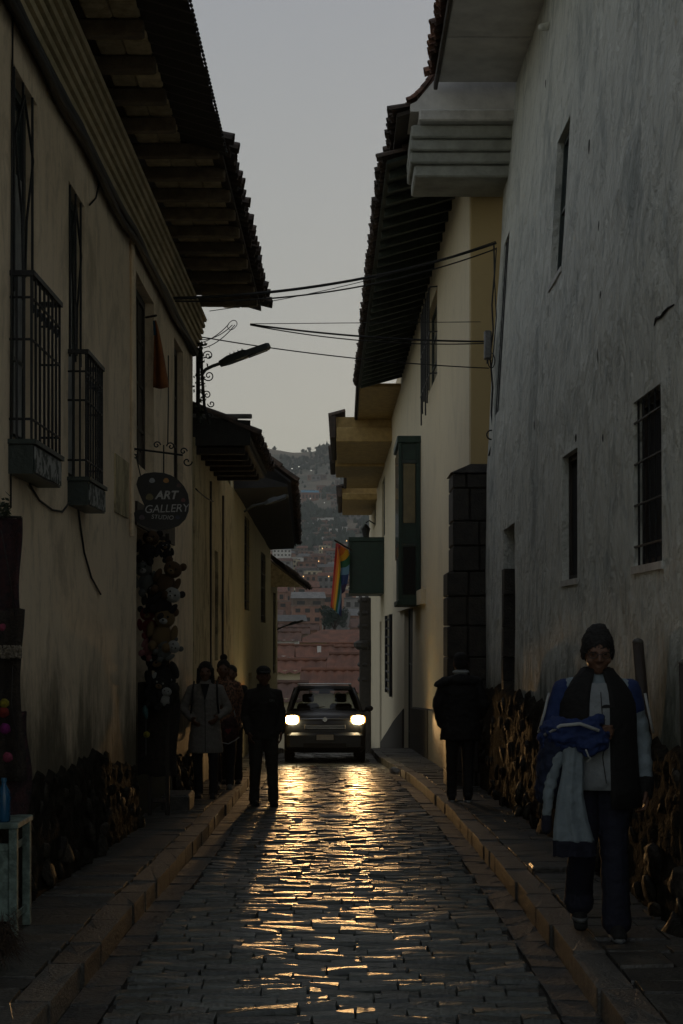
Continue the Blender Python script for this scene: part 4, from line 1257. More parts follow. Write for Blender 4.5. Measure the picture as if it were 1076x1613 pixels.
def sag(a, b, s, n=16, wob=0, seed=0):
    a, b = Vector(a), Vector(b)
    return [a.lerp(b, t) + Vector((0, 0, -4 * s * t * (1 - t))) + (Vector((0, wob * n3(t * 9, seed, 0), wob * n3(t * 9, seed, 5)))) for t in np.linspace(0, 1, n)]
def cable(pts, r, label, group='cables across the street'):
    tag(build('cable', MB().tube(pts, r, 6), M['cable'], None, True), label, 'cable', group)
A = W(300, 478, 18.6)
cable(sag(W(262, 470, 17.0), W(781, 383, 19.7), .16, 24), .018, 'thickest overhead cable, spanning from the tan house to the white house corner', None)
cable(sag(W(262, 474, 17.1), W(781, 392, 19.7), .20, 24), .010, 'thin cable hanging just below the thickest overhead cable', None)
cable(sag(W(330, 490, 19.3), W(781, 380, 19.75), .10, 20), .005, 'finest wire running just above the thickest overhead cable', None)
cable(sag(W(394, 510, 20.1), W(757, 507, 20.3), .0, 8), .005, 'fine level wire crossing the street below the thick cable', None)
cable(sag(W(394, 511, 20.1), W(762, 538, 20.3), .05, 20), .013, 'medium cable from the tiled eave corner to the grey junction box', None)
cable(sag(W(394, 512, 20.15), W(762, 541, 20.35), .09, 20), .008, 'thin cable paired under the one to the junction box', None)
cable(sag(W(318, 531, 19.6), W(770, 580, 20.3), .06, 20), .008, 'lowest wire crossing the street above the lamp', None)
for i, (x0, y0, x1, y1) in enumerate(((318, 535, 366, 512), (321, 548, 370, 512), (310, 541, 360, 511))):
    cable(sag(W(x0, y0, 19.6), W(x1, y1, 20.1), .05, 10), .006, ('short upper wire fanning from the lamp corner to the eave', 'short lower wire fanning from the lamp corner to the eave', 'short left wire fanning from the lamp corner to the eave')[i], None)
cl = [W(366, 512, 20.1) + (Vector((math.cos(a), 0, math.sin(a))) * .06 * (1 + .2 * math.sin(2 * a))) for a in np.linspace(0, 10, 26)]
cable(cl, .005, 'small coil of wire hanging under the end of the tiled eave', None)
for i in range(4):                # bundle running under the cornice
    pts = [(xL1(y, 5.35) + .03 + .025 * i * .7 + .02 * n3(y * .9, i, 0), y, 5.37 - .045 * (i % 2) - .02 * i + .05 * n3(y * .5, i, 3)) for y in np.arange(4.7, 19.7, .45)]
    cable(pts, (.045, .034, .036, .02)[i], ('thick black cable of the bundle tucked under the tan cornice', 'second cable of the bundle under the tan cornice', 'third sagging cable of the bundle under the tan cornice', 'thin outer cable of the bundle under the tan cornice')[i], None)
wallc = lambda pts, d=.012: [(xL1(p.y, p.z) + d, p.y, p.z) for p in pts]
def onL(px, py):
    Y = 1.95 * FOC / (540 - px); return W(px, py, Y)
cable(wallc([onL(x, y) for x, y in ((34, 735), (45, 765), (60, 788), (80, 803), (96, 806), (108, 790))]), .007, 'loose cable looping along the wall below the nearer balcony', None)
cable(wallc([onL(x, y) for x, y in ((118, 780), (124, 830), (130, 870), (142, 910), (156, 936))]), .008, 'cable trailing down the wall below the farther balcony', None)
cable(wallc([onL(x, y) for x, y in ((151, 270), (156, 290), (150, 312), (138, 323))]), .007, 'short drooping wire beside the farther balcony window', None)
cable(wallc([onL(x, y) for x, y in ((14, 0), (14, 170), (12, 400), (14, 800))]), .006, 'straight thin wire running down the left edge wall', None)
cable(wallc([onL(x, y) for x, y in ((258, 560), (258, 640), (258, 700))], .05), .007, 'vertical wire beside the orange cloth', None)
cable(sag(onL(296, 770) + Vector((.1, 0, 0)), W(336, 790, 22.0), .02, 8), .01, 'wire from the hanging sign to the stained house', None)
# right corner: hanging leads and junction box
cpts = [(778, 383), (779, 430), (775, 480), (777, 520), (772, 560), (776, 610), (774, 650), (778, 690), (770, 718)]
xr = lambda p: (xR1(min(p.y, 20.3), p.z) - .03, p.y, p.z)
cable([W(a, b, 20.0) for a, b in cpts], .012, 'black lead hanging down the corner of the white house', None)
cable([W(a + 4, b, 19.8) for a, b in ((778, 390), (775, 440), (778, 500), (773, 560), (770, 580))], .008, 'second thinner lead beside the corner of the white house', None)
cable([W(774, 685, 19.9) + Vector((math.cos(a), 0, math.sin(a))) * .06 for a in np.linspace(0, 12, 26)], .010, 'small tangle of cable tied at the white house corner', None)
cable([W(774, 568, 19.9) + Vector((math.cos(a) * .045, 0, math.sin(a) * .10)) for a in np.linspace(0, 12, 26)], .007, 'tangle of leads under the junction box', None)
jb = thing('junction_box', 'small pale grey junction box on the corner of the white house', 'junction box', W(768, 544, 19.95))
build('housing', MB().bbox((-.045, -.05, -.19), (.05, .05, .19), .015), M['steel'], jb)
build('cover', MB().bbox((-.035, -.062, -.17), (.04, -.051, .17), .006), M['steel'], jb)
build('cable_gland', MB().tube([(0, 0, -.19), (0, 0, -.24)], .015, 6), M['trim'], jb)
bh = thing('pipe_fitting', 'blue plastic pipe elbow sticking up from the left roof edge', 'pipe fitting')
M['blue'] = pmat('blue_plastic', (.03, .12, .22), (.02, .09, .17), 9, .45)
build('elbow', MB().tube([W(333, 206, 13.0), W(338, 203, 13.0), W(345, 197, 13.0), W(344, 188, 13.0), W(339, 187, 13.0)], [.012, .014, .014, .016, .010], 7), M['blue'], bh, True)
build('cap', MB().ell(W(335, 189, 13.0), (.016, .016, .016)), M['steel'], bh, True)

# ------------------------------------------------------------------ cloths and flags
def stripes(name, cols):
    m, n, l, b = nodes(name)
    uv = n.new('ShaderNodeUVMap'); sp = n.new('ShaderNodeSeparateXYZ'); l.new(uv.outputs[0], sp.inputs[0])
    rp = n.new('ShaderNodeValToRGB'); rp.color_ramp.interpolation = 'CONSTANT'
    e = rp.color_ramp.elements
    while len(e) < len(cols):
        e.new(.5)
    for i, c in enumerate(cols):
        e[i].position = i / len(cols); e[i].color = (*c, 1)
    l.new(sp.outputs['Y'], rp.inputs[0]); l.new(rp.outputs[0], b.inputs['Base Color'])
    b.inputs['Roughness'].default_value = .8
    return m
def cloth(name, grid, uvs, mat, parent, thick=.006):
    """grid: rows of points; uvs: rows of v values"""
    nr, nc = len(grid), len(grid[0])
    mb = MB().add([p for row in grid for p in row], [(r_ * nc + c, r_ * nc + c + 1, (r_ + 1) * nc + c + 1, (r_ + 1) * nc + c) for r_ in range(nr - 1) for c in range(nc - 1)])
    me = bpy.data.meshes.new(name); me.from_pydata(mb.v, [], mb.f); me.materials.append(mat)
    if uvs is not None:
        lay = me.uv_layers.new(name='UVMap')
        flat = [v for row in uvs for v in row]
        for lp_ in me.loops:
            lay.data[lp_.index].uv = (.5, min(max(flat[lp_.vertex_index], .001), .999))
    me.polygons.foreach_set('use_smooth', [True] * len(me.polygons))
    o = link(name, me, parent)
    md = o.modifiers.new('t', 'SOLIDIFY'); md.thickness = thick
    return o
M['rain'] = stripes('rainbow_stripes', [(.42, .03, .02), (.55, .13, .01), (.60, .30, .01), (.02, .12, .06), (.16, .32, .50), (.03, .06, .20), (.05, .03, .10)])
FY = 53.3
fl = thing('flag', 'rainbow striped flag hanging folded from the far green balcony', 'flag')
build('flagpole', MB().tube([W(527, 851, FY - .2), W(556, 868, FY + .6)], .03, 6), M['wood'], fl)
def leaf_grid(left, right, vl, vr_, n=14, m=7, amp=.10, ph=0):
    g, u = [], []
    for i in range(n):
        t = i / (n - 1)
        def at(c, t):
            s = t * (len(c) - 1); k_ = min(int(s), len(c) - 2); q = s - k_
            return tuple(np.array(c[k_]) * (1 - q) + np.array(c[k_ + 1]) * q)
        a, b = at(left, t), at(right, t)
        va, vb = np.interp(t, np.linspace(0, 1, len(vl)), vl), np.interp(t, np.linspace(0, 1, len(vr_)), vr_)
        row, ur = [], []
        for j in range(m):
            q = j / (m - 1)
            p = W(a[0] + (b[0] - a[0]) * q, a[1] + (b[1] - a[1]) * q, FY + amp * math.sin(q * PI * 1.6 + ph + t * 2))
            row.append(p); ur.append(va + (vb - va) * q)
        g.append(row); u.append(ur)
    return g, u
g, u = leaf_grid([(529, 856), (527, 880), (525, 905), (523, 930), (521, 955)], [(531, 856), (536, 885), (537, 915), (538, 945), (538, 972)], [0, 0, 0, 0, 0], [.1, .35, .55, .75, .99])
cloth('flag_cloth', g, u, M['rain'], fl, .01)
g, u = leaf_grid([(531, 855), (534, 868), (536, 885), (537, 905), (538, 935)], [(549, 866), (551, 880), (550, 900), (548, 915), (543, 932)], [.02, .15, .45, .72, .95], [.35, .5, .68, .82, .98], ph=2, amp=.06)
for row in g:
    for p in row:
        p.y += .12
cloth('flag_fold', g, u, M['rain'], fl, .01)
M['orange'] = pmat('orange_cloth', (.34, .12, .03), (.22, .07, .02), 6, .85)
oc = thing('hanging_cloth', 'orange cloth hanging from a short pole beside the dark shuttered window', 'cloth')
g = []
for i in range(12):
    t = i / 11
    xa, xb = 243 - 2 * t, 245 + 20 * min(1, t * 1.02) ** .8
    row = []
    for j in range(8):
        q = j / 7
        row.append(W(xa + (xb - xa) * q, 505 + 108 * t - 6 * t * abs(q - .5), 15.45 + .05 * math.sin(q * 6 + t)))
    g.append(row)
cloth('drape', g, None, M['orange'], oc, .008)
build('pole', MB().tube([W(230, 500, 15.6), W(246, 497, 15.45)], .012, 6), M['wood'], oc)
build('top_band', MB().tube([W(243, 505, 15.42), W(244, 528, 15.44)], .014, 6), M['blue'], oc)

# ------------------------------------------------------------------ soft toys hanging by the shop door
PL = {}
def plush_mat(nm, c):
    if nm not in PL:
        PL[nm] = pmat('plush_' + nm, c, tuple(x * .6 for x in c), 40, .95, .8, 120, world=False)
    return PL[nm]
FUR = {'brown': (.15, .085, .04), 'dark': (.03, .027, .026), 'white': (.6, .6, .56), 'red': (.30, .04, .04), 'pink': (.5, .2, .2), 'tan': (.30, .2, .09), 'green': (.1, .16, .07), 'grey': (.2, .21, .2), 'yellow': (.35, .30, .03), 'teal': (.06, .14, .14)}
UN = {}
def unit(c):
    if c not in UN:
        UN[c] = MB().ell((0, 0, 0), (1, 1, 1), None, 12, 8).mesh('soft_part', plush_mat(c, FUR[c]), True)
    return UN[c]
def plush(label, px, py, Y, s, main, face, ear, tilt, group='soft toys by the shop door', yaw=0):
    p = W(px, py, Y); s *= 1.3
    t = thing('soft_toy', label, 'soft toy', p, 0, group)
    t.rotation_euler = (0, R(tilt), R(yaw))
    def pc(nm, c, loc, r_):
        return link(nm, unit(c), t, Vector(loc) * s, None, Vector(r_) * s)
    pc('body', main, (0, 0, -.32), (.30, .26, .34))
    h = pc('head', face, (0, -.06, .2), (.30, .27, .27))
    for sg in (-1, 1):
        pc('ear', ear, (sg * .25, -.02, .42), (.12, .07, .13))
        pc('arm', ear if face == 'white' else main, (sg * .34, -.1, -.18), (.11, .12, .24))
        pc('leg', ear if face == 'white' else main, (sg * .2, -.2, -.62), (.13, .2, .15))
        pc('eye', 'dark' if face != 'dark' else 'white', (sg * .11, -.31, .26), (.035, .03, .035))
    pc('muzzle', 'white' if face in ('tan', 'grey', 'green') else ('tan' if face != 'white' else 'white'), (0, -.30, .12), (.12, .09, .09))
    pc('nose', 'dark', (0, -.385, .15), (.035, .025, .025))
TY = 15.3
plush('dark brown soft toy half hidden beneath the gallery sign', 236, 856, TY, .22, 'dark', 'brown', 'dark', 15)
plush('small black soft toy hanging just under the gallery sign, right of the brown one', 262, 866, TY, .13, 'dark', 'dark', 'dark', -10)
plush('round brown bear soft toy at the upper right of the bunch', 268, 906, TY - .1, .24, 'brown', 'brown', 'brown', 28)
plush('grey soft toy close to the door jamb, upper left of the bunch', 228, 905, TY, .22, 'grey', 'grey', 'brown', -12)
plush('black and white panda soft toy with its round ear out to the right', 266, 944, TY - .12, .22, 'dark', 'white', 'dark', 40)
plush('black soft toy left of the panda', 242, 938, TY, .2, 'dark', 'dark', 'dark', 5)
plush('red soft toy near the jamb in the middle of the bunch', 234, 975, TY, .2, 'red', 'red', 'dark', -8)
plush('tan bear soft toy with dark face in the middle of the bunch', 258, 985, TY - .1, .27, 'tan', 'tan', 'brown', 10)
plush('pink soft toy below the tan bear', 243, 1014, TY - .05, .18, 'pink', 'pink', 'pink', 35)
plush('white soft toy with dark nose sticking out below the tan bear', 268, 1022, TY - .14, .17, 'grey', 'white', 'grey', 60)
plush('black soft toy in the lower part of the bunch, nearest the wall edge', 252, 1052, TY, .3, 'dark', 'dark', 'dark', -20)
plush('dark soft toy with white cheeks, lower right of the bunch', 250, 1086, TY - .05, .22, 'dark', 'dark', 'white', 18)
plush('small white and black soft toy low in the bunch', 262, 1095, TY - .12, .13, 'white', 'white', 'dark', 10)
bd = thing('display_rack', 'narrow dark rack the soft toys hang from at the shop door', 'rack', W(250, 1000, TY + .22))
z0, z1 = zr(TY) + KH - bd.location.z, W(0, 838, TY).z - bd.location.z
for x in (-.09, .09):
    build('upright', MB().bbox((x - .02, -.02, z0), (x + .02, .02, z1), .004), M['wood'], bd)
for i in range(8):
    zz_ = z0 + .15 + (z1 - z0 - .2) * i / 7
    build('rung', MB().bbox((-.068, -.015, zz_ - .02), (.068, .015, zz_ + .02), .004), M['wood'], bd)
tp = thing('toy_pendant', 'pale and yellow toys strung on a cord at the shop door jamb', 'toy pendant')
build('cord', MB().tube([W(230, 1112, TY - .25), W(230, 1190, TY - .25)], .004, 5), M['steel'], tp)
build('pale_bird', MB().loft([(W(231, 1133, TY - .25), .012, .012), (W(229, 1122, TY - .25), .03, .02), (W(228, 1115, TY - .25), .026, .02), (W(228, 1111, TY - .25), .008, .008)], 8), plush_mat('teal', FUR['teal']), tp, True)
build('yellow_chick', MB().ell(W(231, 1157, TY - .25), (.034, .03, .032)), plush_mat('yellow', FUR['yellow']), tp, True)

# ------------------------------------------------------------------ stall at the left edge
M['cloth1'] = pmat('dark_woven_cloth', (.055, .02, .022), (.02, .014, .018), 24, .95, .8, 70)
M['cloth2'] = pmat('brown_woven_cloth', (.04, .03, .022), (.018, .014, .012), 24, .95, .8, 70)
def drape(label, x0, x1, y0, y1, Y, mat, seed, taper=0.0, group='hangings on the left wall'):
    g = []
    for i in range(22):
        t = i / 21
        row = []
        for j in range(10):
            q = j / 9
            xa = x0 + (x1 + taper * math.sin(t * PI * 2 + seed) - x0) * q
            row.append(W(xa, y0 + (y1 - y0) * t + 6 * n3(q * 3, seed, t), Y + .035 * math.sin(q * 9 + seed + t * 1.5) + .02 * n3(t * 4, q * 4, seed)))
        g.append(row)
    return tag(cloth('hanging_textile', g, None, mat, None, .012), label, 'textile', group)
drape('dark red woven textile hanging at the left edge of the street', -30, 33, 815, 1010, 8.55, M['cloth1'], 1, 3)
drape('brown woven shawl hanging below the dark red textile at the left edge', -30, 36, 960, 1230, 8.45, M['cloth2'], 2, 4)
drape('long blackish shawl reaching down beside the wooden stand', -30, 44, 1120, 1300, 8.5, M['cloth1'], 4, 5)
drape('added dark cloth for the doorway shade below the soft toys', 217, 281, 1075, 1222, 15.5, M['cloth2'], 6, 3, None)  # added cloth whose dark colour stands in for the doorway shade
fr = random.Random(2)
fm = MB()
for i in range(150):
    a = W(fr.uniform(-5, 33), fr.uniform(1018, 1036), 8.35 + fr.uniform(-.03, .03)); fm.ell(a, (.008, .008, .008), None, 5, 4)
fm2 = build('tassel_fringe', fm, pmat('pale_wool', (.25, .22, .17), (.12, .1, .08), 30, .95)); fm2['kind'] = 'stuff'
tag(fm2, 'pale woolly fringe across the hanging shawl at the left edge', 'fringe')
fm2['kind'] = 'stuff'
pomc = {'yellow': (.30, .26, .02), 'red': (.26, .03, .02), 'magenta': (.26, .02, .20), 'pink': (.35, .06, .12)}
for (px, py, r_, c, lb) in ((7, 1108, .026, 'yellow', 'yellow woollen pompom on the hanging shawls'), (6, 1122, .03, 'red', 'red woollen pompom below the yellow one'), (8, 1148, .03, 'magenta', 'bright magenta woollen pompom on the hanging shawls'), (12, 1193, .028, 'pink', 'dark pink woollen pompom lowest on the shawls'), (4, 988, .02, 'pink', 'small pink pompom high on the hanging textile')):
    q = MB()
    p = W(px, py, 8.3)
    q.ell((0, 0, 0), (r_, r_, r_), None, 12, 8)
    q.v = [tuple(Vector(v) * (1 + .25 * n3(v[0] * 90, v[1] * 90, v[2] * 90))) for v in q.v]
    tag(build('pompom', q, pmat('wool_' + c, pomc[c], tuple(x * .6 for x in pomc[c]), 60, .95, .8, 200), None, True, loc=p), lb, 'pompom', 'pompoms at the left edge')
rod = thing('hanging_rod', 'thin iron rod with a dark plant sprig above the left hangings', 'rod')
build('rod', MB().tube([W(-30, 812, 8.5), W(34, 815, 8.5)], .008, 6), M['iron'], rod)
sp_ = MB()
for i in range(60):
    p = W(fr.uniform(-6, 18), fr.gauss(802, 7), 8.5 + fr.uniform(-.04, .04)); a = Vector((fr.uniform(-1, 1), fr.uniform(-1, 1), fr.uniform(-.2, 1))) * .022; b = Vector((fr.uniform(-1, 1), fr.uniform(-1, 1), fr.uniform(-1, 1))) * .012
    sp_.add([p - a, p + b, p + a, p - b], [(0, 1, 2, 3)])
sg_ = build('sprig', sp_, M['leaf'], rod); sg_['kind'] = 'stuff'
for i in range(2):
    cable([W((2, 20)[i], (835, 1050)[i], 8.3), W((14, 18)[i], (900, 1110)[i], 8.3), W((24, 30)[i], (972, 1180)[i], 8.32)], .0025, ('pale cord hanging over the dark red textile', 'pale cord hanging over the brown shawl')[i], None)
M['mint'] = pmat('mint_painted_wood', (.22, .30, .26), (.10, .14, .12), 14, .7, .4, 50, contrast=(.4, .6))
stn = thing('wooden_stand', 'pale green painted wooden stand at the left edge of the pavement', 'stand', (-1.80, 8.12, zr(8.2) + KH))
H_ = W(0, 1300, 8.1).z - stn.location.z
for (x, y) in ((-.16, .0), (.045, 0), (-.16, .34), (.045, .34)):
    build('leg', MB().bbox((x - .022, y - .022, 0), (x + .022, y + .022, H_ - .02), .004), M['mint'], stn)
build('top', MB().bbox((-.20, -.03, H_ - .02), (.075, .37, H_ + .012), .005), M['mint'], stn)
for z in (.10, H_ - .12):
    build('rail', MB().bbox((-.138, -.012, z - .02), (.023, .012, z + .02), .004), M['mint'], stn)
    build('rail', MB().bbox((.038, .022, z - .02), (.052, .318, z + .02), .004), M['mint'], stn)
build('side_panel', MB().bbox((-.136, -.006, .12), (.022, .006, H_ - .14), .002), M['mint'], stn)
bt = thing('water_bottle', 'blue plastic bottle standing on the pale green stand', 'bottle', W(3, 1293, 8.1) + Vector((0, .05, .012)))
bt.location.z = stn.location.z + H_ + .012
def bglass():
    m, n, l, b = nodes('blue_bottle_plastic')
    b.inputs['Base Color'].default_value = (.03, .16, .32, 1); b.inputs['Roughness'].default_value = .2; b.inputs['Transmission Weight'].default_value = .5
    return m
build('bottle', MB().loft([((0, 0, 0), .03, .03), ((0, 0, .01), .036, .036), ((0, 0, .06), .033, .033), ((0, 0, .13), .036, .036), ((0, 0, .17), .03, .03), ((0, 0, .20), .014, .014), ((0, 0, .215), .014, .014)], 14), bglass(), bt, True)
build('cap', MB().loft([((0, 0, .216), .016, .016), ((0, 0, .235), .016, .016)], 12), M['blue'], bt)
M['fur'] = pmat('shaggy_brown_fur', (.055, .032, .018), (.02, .014, .01), 30, .9)
fb = MB()
for i in range(700):
    a = fr.uniform(0, 1)
    base = Vector((-1.62 + fr.gauss(0, .03), 7.25 + fr.gauss(0, .05), .27 + fr.gauss(0, .035)))
    d = Vector((fr.gauss(.0, .07) + .03, fr.gauss(0, .05), fr.gauss(-.03, .05)))
    s_ = Vector((.002, .0015, 0))
    fb.add([base - s_, base + s_, base + d + Vector((0, 0, -.015))], [(0, 1, 2)])
sh = thing('fur_bundle', 'dark brown shaggy fur poking in at the lower left edge', 'fur', (-1.66, 7.25, .1))
bs = wpart('core', MB().ell((-1.68, 7.25, .22), (.08, .1, .1), None, 12, 8), M['fur'], sh, True)
hb = wpart('hair', fb, M['fur'], sh); hb['kind'] = 'stuff'
# posts leaning on the right wall, scrap on the kerb
for (a, b, lb, r_) in (((1005, 1012), (1019, 1180), 'dark wooden post against the white wall behind the walking man', .034), ((1078, 1045), (1082, 1180), 'dark wooden post against the white wall at the right edge', .03)):
    Y = 1.83 * FOC / (a[0] - 540)
    p, q = W(a[0], a[1], Y), W(b[0], b[1], Y - .1)
    t = thing('wooden_post', lb, 'post', (0, 0, 0), 0, 'posts on the right wall')
    build('shaft', MB().tube([q - Vector((0, 0, .5)), q, p], [r_ * 1.15, r_ * 1.1, r_], 8), M['wood'], t, True)
    build('cap', MB().ell(p, (r_ * 1.05, r_ * 1.05, r_ * .8)), M['kerb'], t, True)
pp = MB().ell((0, 0, 0), (.085, .07, .055), None, 14, 9)
pp.v = [tuple(Vector(v) * (1 + .5 * n3(v[0] * 22, v[1] * 22, v[2] * 22))) for v in pp.v]
tag(build('crumpled_bag', pp, pmat('crumpled_white_plastic', (.45, .44, .42), (.3, .3, .29), 20, .4), None, False, loc=W(629, 1214, 24.2) + Vector((-.06, 0, 0))), 'crumpled white plastic bag in the gutter by the right kerb', 'litter')
# ------------------------------------------------------------------ people
M['skin'] = pmat('brown_skin', (.14, .07, .043), (.12, .06, .036), 14, .55, .2, 120, world=False)
M['hairm'] = pmat('black_hair', (.012, .010, .009), (.008, .007, .006), 50, .6, .8, 160, world=False)
def fabric(name, c, k=.75, sc=9, wr=.5):
    return pmat(name, c, tuple(x * k for x in c), sc, .85, wr, 26, world=False, bdist=.02)
def jdef():
    return dict(pel=(0, 0, .93), chest=(0, 0, 1.22), neck=(0, .005, 1.40), head=(0, -.015, 1.555),
                shL=(-.172, .01, 1.335), elL=(-.235, .03, 1.09), wrL=(-.235, -.03, .85),
                shR=(.172, .01, 1.335), elR=(.235, .03, 1.09), wrR=(.235, -.03, .85),
                hipL=(-.085, 0, .90), knL=(-.10, -.015, .49), anL=(-.10, .02, .085),
                hipR=(.085, 0, .90), knR=(.10, -.015, .49), anR=(.10, .02, .085))
def hand(mb, J, s, curl=.5, fwd=None):
    """palm, four unequal bent fingers and a thumb off the side"""
    wr, el = Vector(J['wr' + s]), Vector(J['el' + s])
    d = (wr - el).normalized() if fwd is None else Vector(fwd).normalized()
    ins = Vector((1 if s == 'L' else -1, 0, 0))
    pn = (ins - d * ins.dot(d)).normalized()      # palm looks at the thigh
    sd = d.cross(pn).normalized()
    if sd.y > 0:
        sd = -sd                                   # thumb side forward
    c = wr + d * .055
    for k_ in (-.026, 0, .026):
        mb.cap(wr + sd * k_ * .6, wr + d * .085 + sd * k_, .017, .016, 8)
    for i, L in enumerate((.070, .082, .076, .058)):
        b = wr + d * .092 + sd * (.033 - .022 * i)
        m1 = b + (d * (1 - curl * .3) + pn * curl * .6).normalized() * L * .5
        m2 = m1 + (d * (1 - curl) + pn * curl * 1.3).normalized() * L * .45
        mb.cap(b, m1, .0095, .009, 8); mb.cap(m1, m2, .009, .0075, 8)
    t0 = wr + d * .025 + sd * .03
    t1 = t0 + (d * .6 + sd * .7 + pn * .2).normalized() * .042
    t2 = t1 + (d * .9 + sd * .15 + pn * .4).normalized() * .036
    mb.cap(t0, t1, .013, .011, 8); mb.cap(t1, t2, .011, .009, 8)
def head(mb, J, turn=0, nod=0):
    h = Vector(J['head'])
    E = Euler((nod, 0, turn))
    q = lambda v: h + E.to_matrix() @ Vector(v)
    e = lambda v, r_, n=12, m=9: mb.ell(q(v), r_, E, n, m)
    e((0, .012, .03), (.076, .095, .088), 18, 12)
    e((0, -.018, -.03), (.064, .072, .085), 16, 10)
    e((0, -.048, -.088), (.036, .034, .028))
    for s_ in (-1, 1):
        e((s_ * .047, -.052, -.035), (.022, .024, .022)); e((s_ * .03, -.082, .022), (.026, .012, .008)); e((s_ * .080, .005, -.01), (.010, .022, .033))
        e((s_ * .012, -.092, -.03), (.011, .012, .010)); e((s_ * .03, -.076, .004), (.013, .010, .009))
    mb.cap(q((0, -.085, .012)), q((0, -.103, -.026)), .010, .013, 8)
    e((0, -.078, -.064), (.022, .012, .006)); e((0, -.077, -.075), (.019, .011, .006))
    mb.cap(J['neck'], h + Vector((0, .02, -.06)), .055, .052)
    return q, E
def person(label, loc, yaw, scale, J, legs, top, mats, vox=.009, hair='short', turn=0, nod=0, hem=.78, hemw=.21, puff=1.0, group=None, gloves=False, shoe_mat=None, curl=.5, hoodie=None, fwdL=None, fwdR=None, collar=True, slim=1.0):
    t = thing('person', label, 'person', loc, yaw, group)
    t.scale = (scale,) * 3
    b = MB()
    qh, E = head(b, J, turn, nod)
    V = lambda k_: Vector(J[k_])
    b.cap(V('pel'), V('chest'), .115, .12); b.cap(V('chest') + Vector((-.1, 0, .08)), V('chest') + Vector((.1, 0, .08)), .075, .075); b.cap(V('chest'), V('neck'), .09, .055)
    for s_ in 'LR':
        b.cap(V('sh' + s_), V('el' + s_), .046, .037); b.cap(V('el' + s_), V('wr' + s_), .036, .026)
        b.cap(V('chest') + Vector((0, 0, .12)), V('sh' + s_), .06, .05)
        hand(b, J, s_, curl, fwdL if s_ == 'L' else fwdR)
        b.cap(V('hip' + s_), V('kn' + s_), .075, .05); b.cap(V('kn' + s_), V('an' + s_), .048, .036)
        fe = Euler((J.get('pitch' + s_, 0), 0, 0)).to_matrix()
        b.cap(V('an' + s_) + fe @ Vector((0, .02, -.04)), V('an' + s_) + fe @ Vector((0, -.12, -.058)), .026, .02)
        b.cap(V('pel'), V('hip' + s_), .09, .08)
    me = remesh(b, vox, 2, .4); me.materials.append(M['skin'])
    link('body', me, t)
    # trousers
    g = MB()
    a, bq = legs
    for s_ in 'LR':
        kn, an, hp = V('kn' + s_), V('an' + s_), V('hip' + s_)
        g.cap(hp, kn, .098 * a, .070 * a, 14); g.cap(kn, an + Vector((0, 0, .05)), .068 * a, .060 * bq, 14)
        g.cap(an + Vector((0, 0, .05)), an + Vector((0, -.005, -.01)), .062 * bq, .064 * bq, 14)
    g.loft([((0, 0, .86), .15, .11), ((0, 0, .93), .168, .122), ((0, 0, 1.0), .16, .115), ((0, 0, 1.06), .15, .108)], 18)
    for v in g.v:
        pass
    me = remesh(g, vox, 2, .4); me.materials.append(mats['legs'])
    wrinkle(me, .006); link('trousers', me, t)
    # jacket / coat
    g = MB()
    p = puff
    c = V('chest')
    g.loft([((0, 0, hem), hemw, hemw * .68), ((0, 0, hem + .05), hemw * 1.0, hemw * .70), ((0, 0, 1.0), .175 * p * slim, .132 * p), ((c.x, c.y, 1.12), .178 * p * slim, .138 * p), ((c.x, c.y, 1.23), .185 * p * slim, .142 * p), ((c.x, c.y, 1.30), .172 * p * slim, .13 * p), ((c.x, c.y, 1.36), .128 * p * slim, .105 * p), ((c.x * .8, c.y, 1.405), .088 * p, .082 * p), ((J['neck'][0], J['neck'][1], 1.44), .068, .068)], 22)
    for s_ in 'LR':
        sh, el, wr = V('sh' + s_), V('el' + s_), V('wr' + s_)
        g.cap(c + Vector((0, 0, .14)), sh, .070 * p, .064 * p)
        g.cap(sh, el, .064 * p, .055 * p, 14); g.cap(el, wr + (el - wr).normalized() * .02, .055 * p, .046 * p, 14)
    me = remesh(g, vox, 3, .5); me.materials.append(mats['top'])
    wrinkle(me, .007 * p); jk = link(top, me, t)
    if collar:
        nk = V('neck')
        g = MB().loft([(nk + Vector((0, .01, -.005)), .088, .085), (nk + Vector((0, .012, .03)), .080, .082), (nk + Vector((0, .018, .062)), .076, .080), (nk + Vector((0, .014, .03)), .066, .068), (nk + Vector((0, .01, -.005)), .062, .06)], 18, False)
        build('collar', g, mats.get('collar', mats['top']), jk, True)
    # shoes
    for s_ in 'LR':
        an = V('an' + s_)
        pit = J.get('pitch' + s_, 0)
        g = MB()
        q = lambda v: an + Euler((pit, 0, 0)).to_matrix() @ Vector(v)
        g.cap(q((0, .045, -.04)), q((0, -.03, -.035)), .045, .045); g.cap(q((0, -.03, -.045)), q((0, -.15, -.055)), .042, .032); g.cap(q((.015, .0, -.055)), q((.012, -.15, -.06)), .03, .028); g.cap(q((-.015, .0, -.055)), q((-.012, -.15, -.06)), .03, .028)
        me = remesh(g, .007, 2, .5); me.materials.append(mats['shoe'])
        so = link('shoe', me, t)
        build('sole', MB().loft([(q((0, -.055, -.092)), .045, .135), (q((0, -.055, -.082)), .048, .138), (q((0, -.055, -.070)), .047, .136)], 18), mats.get('sole', mats['shoe']), so, True)
    # hair or hat
    g = MB()
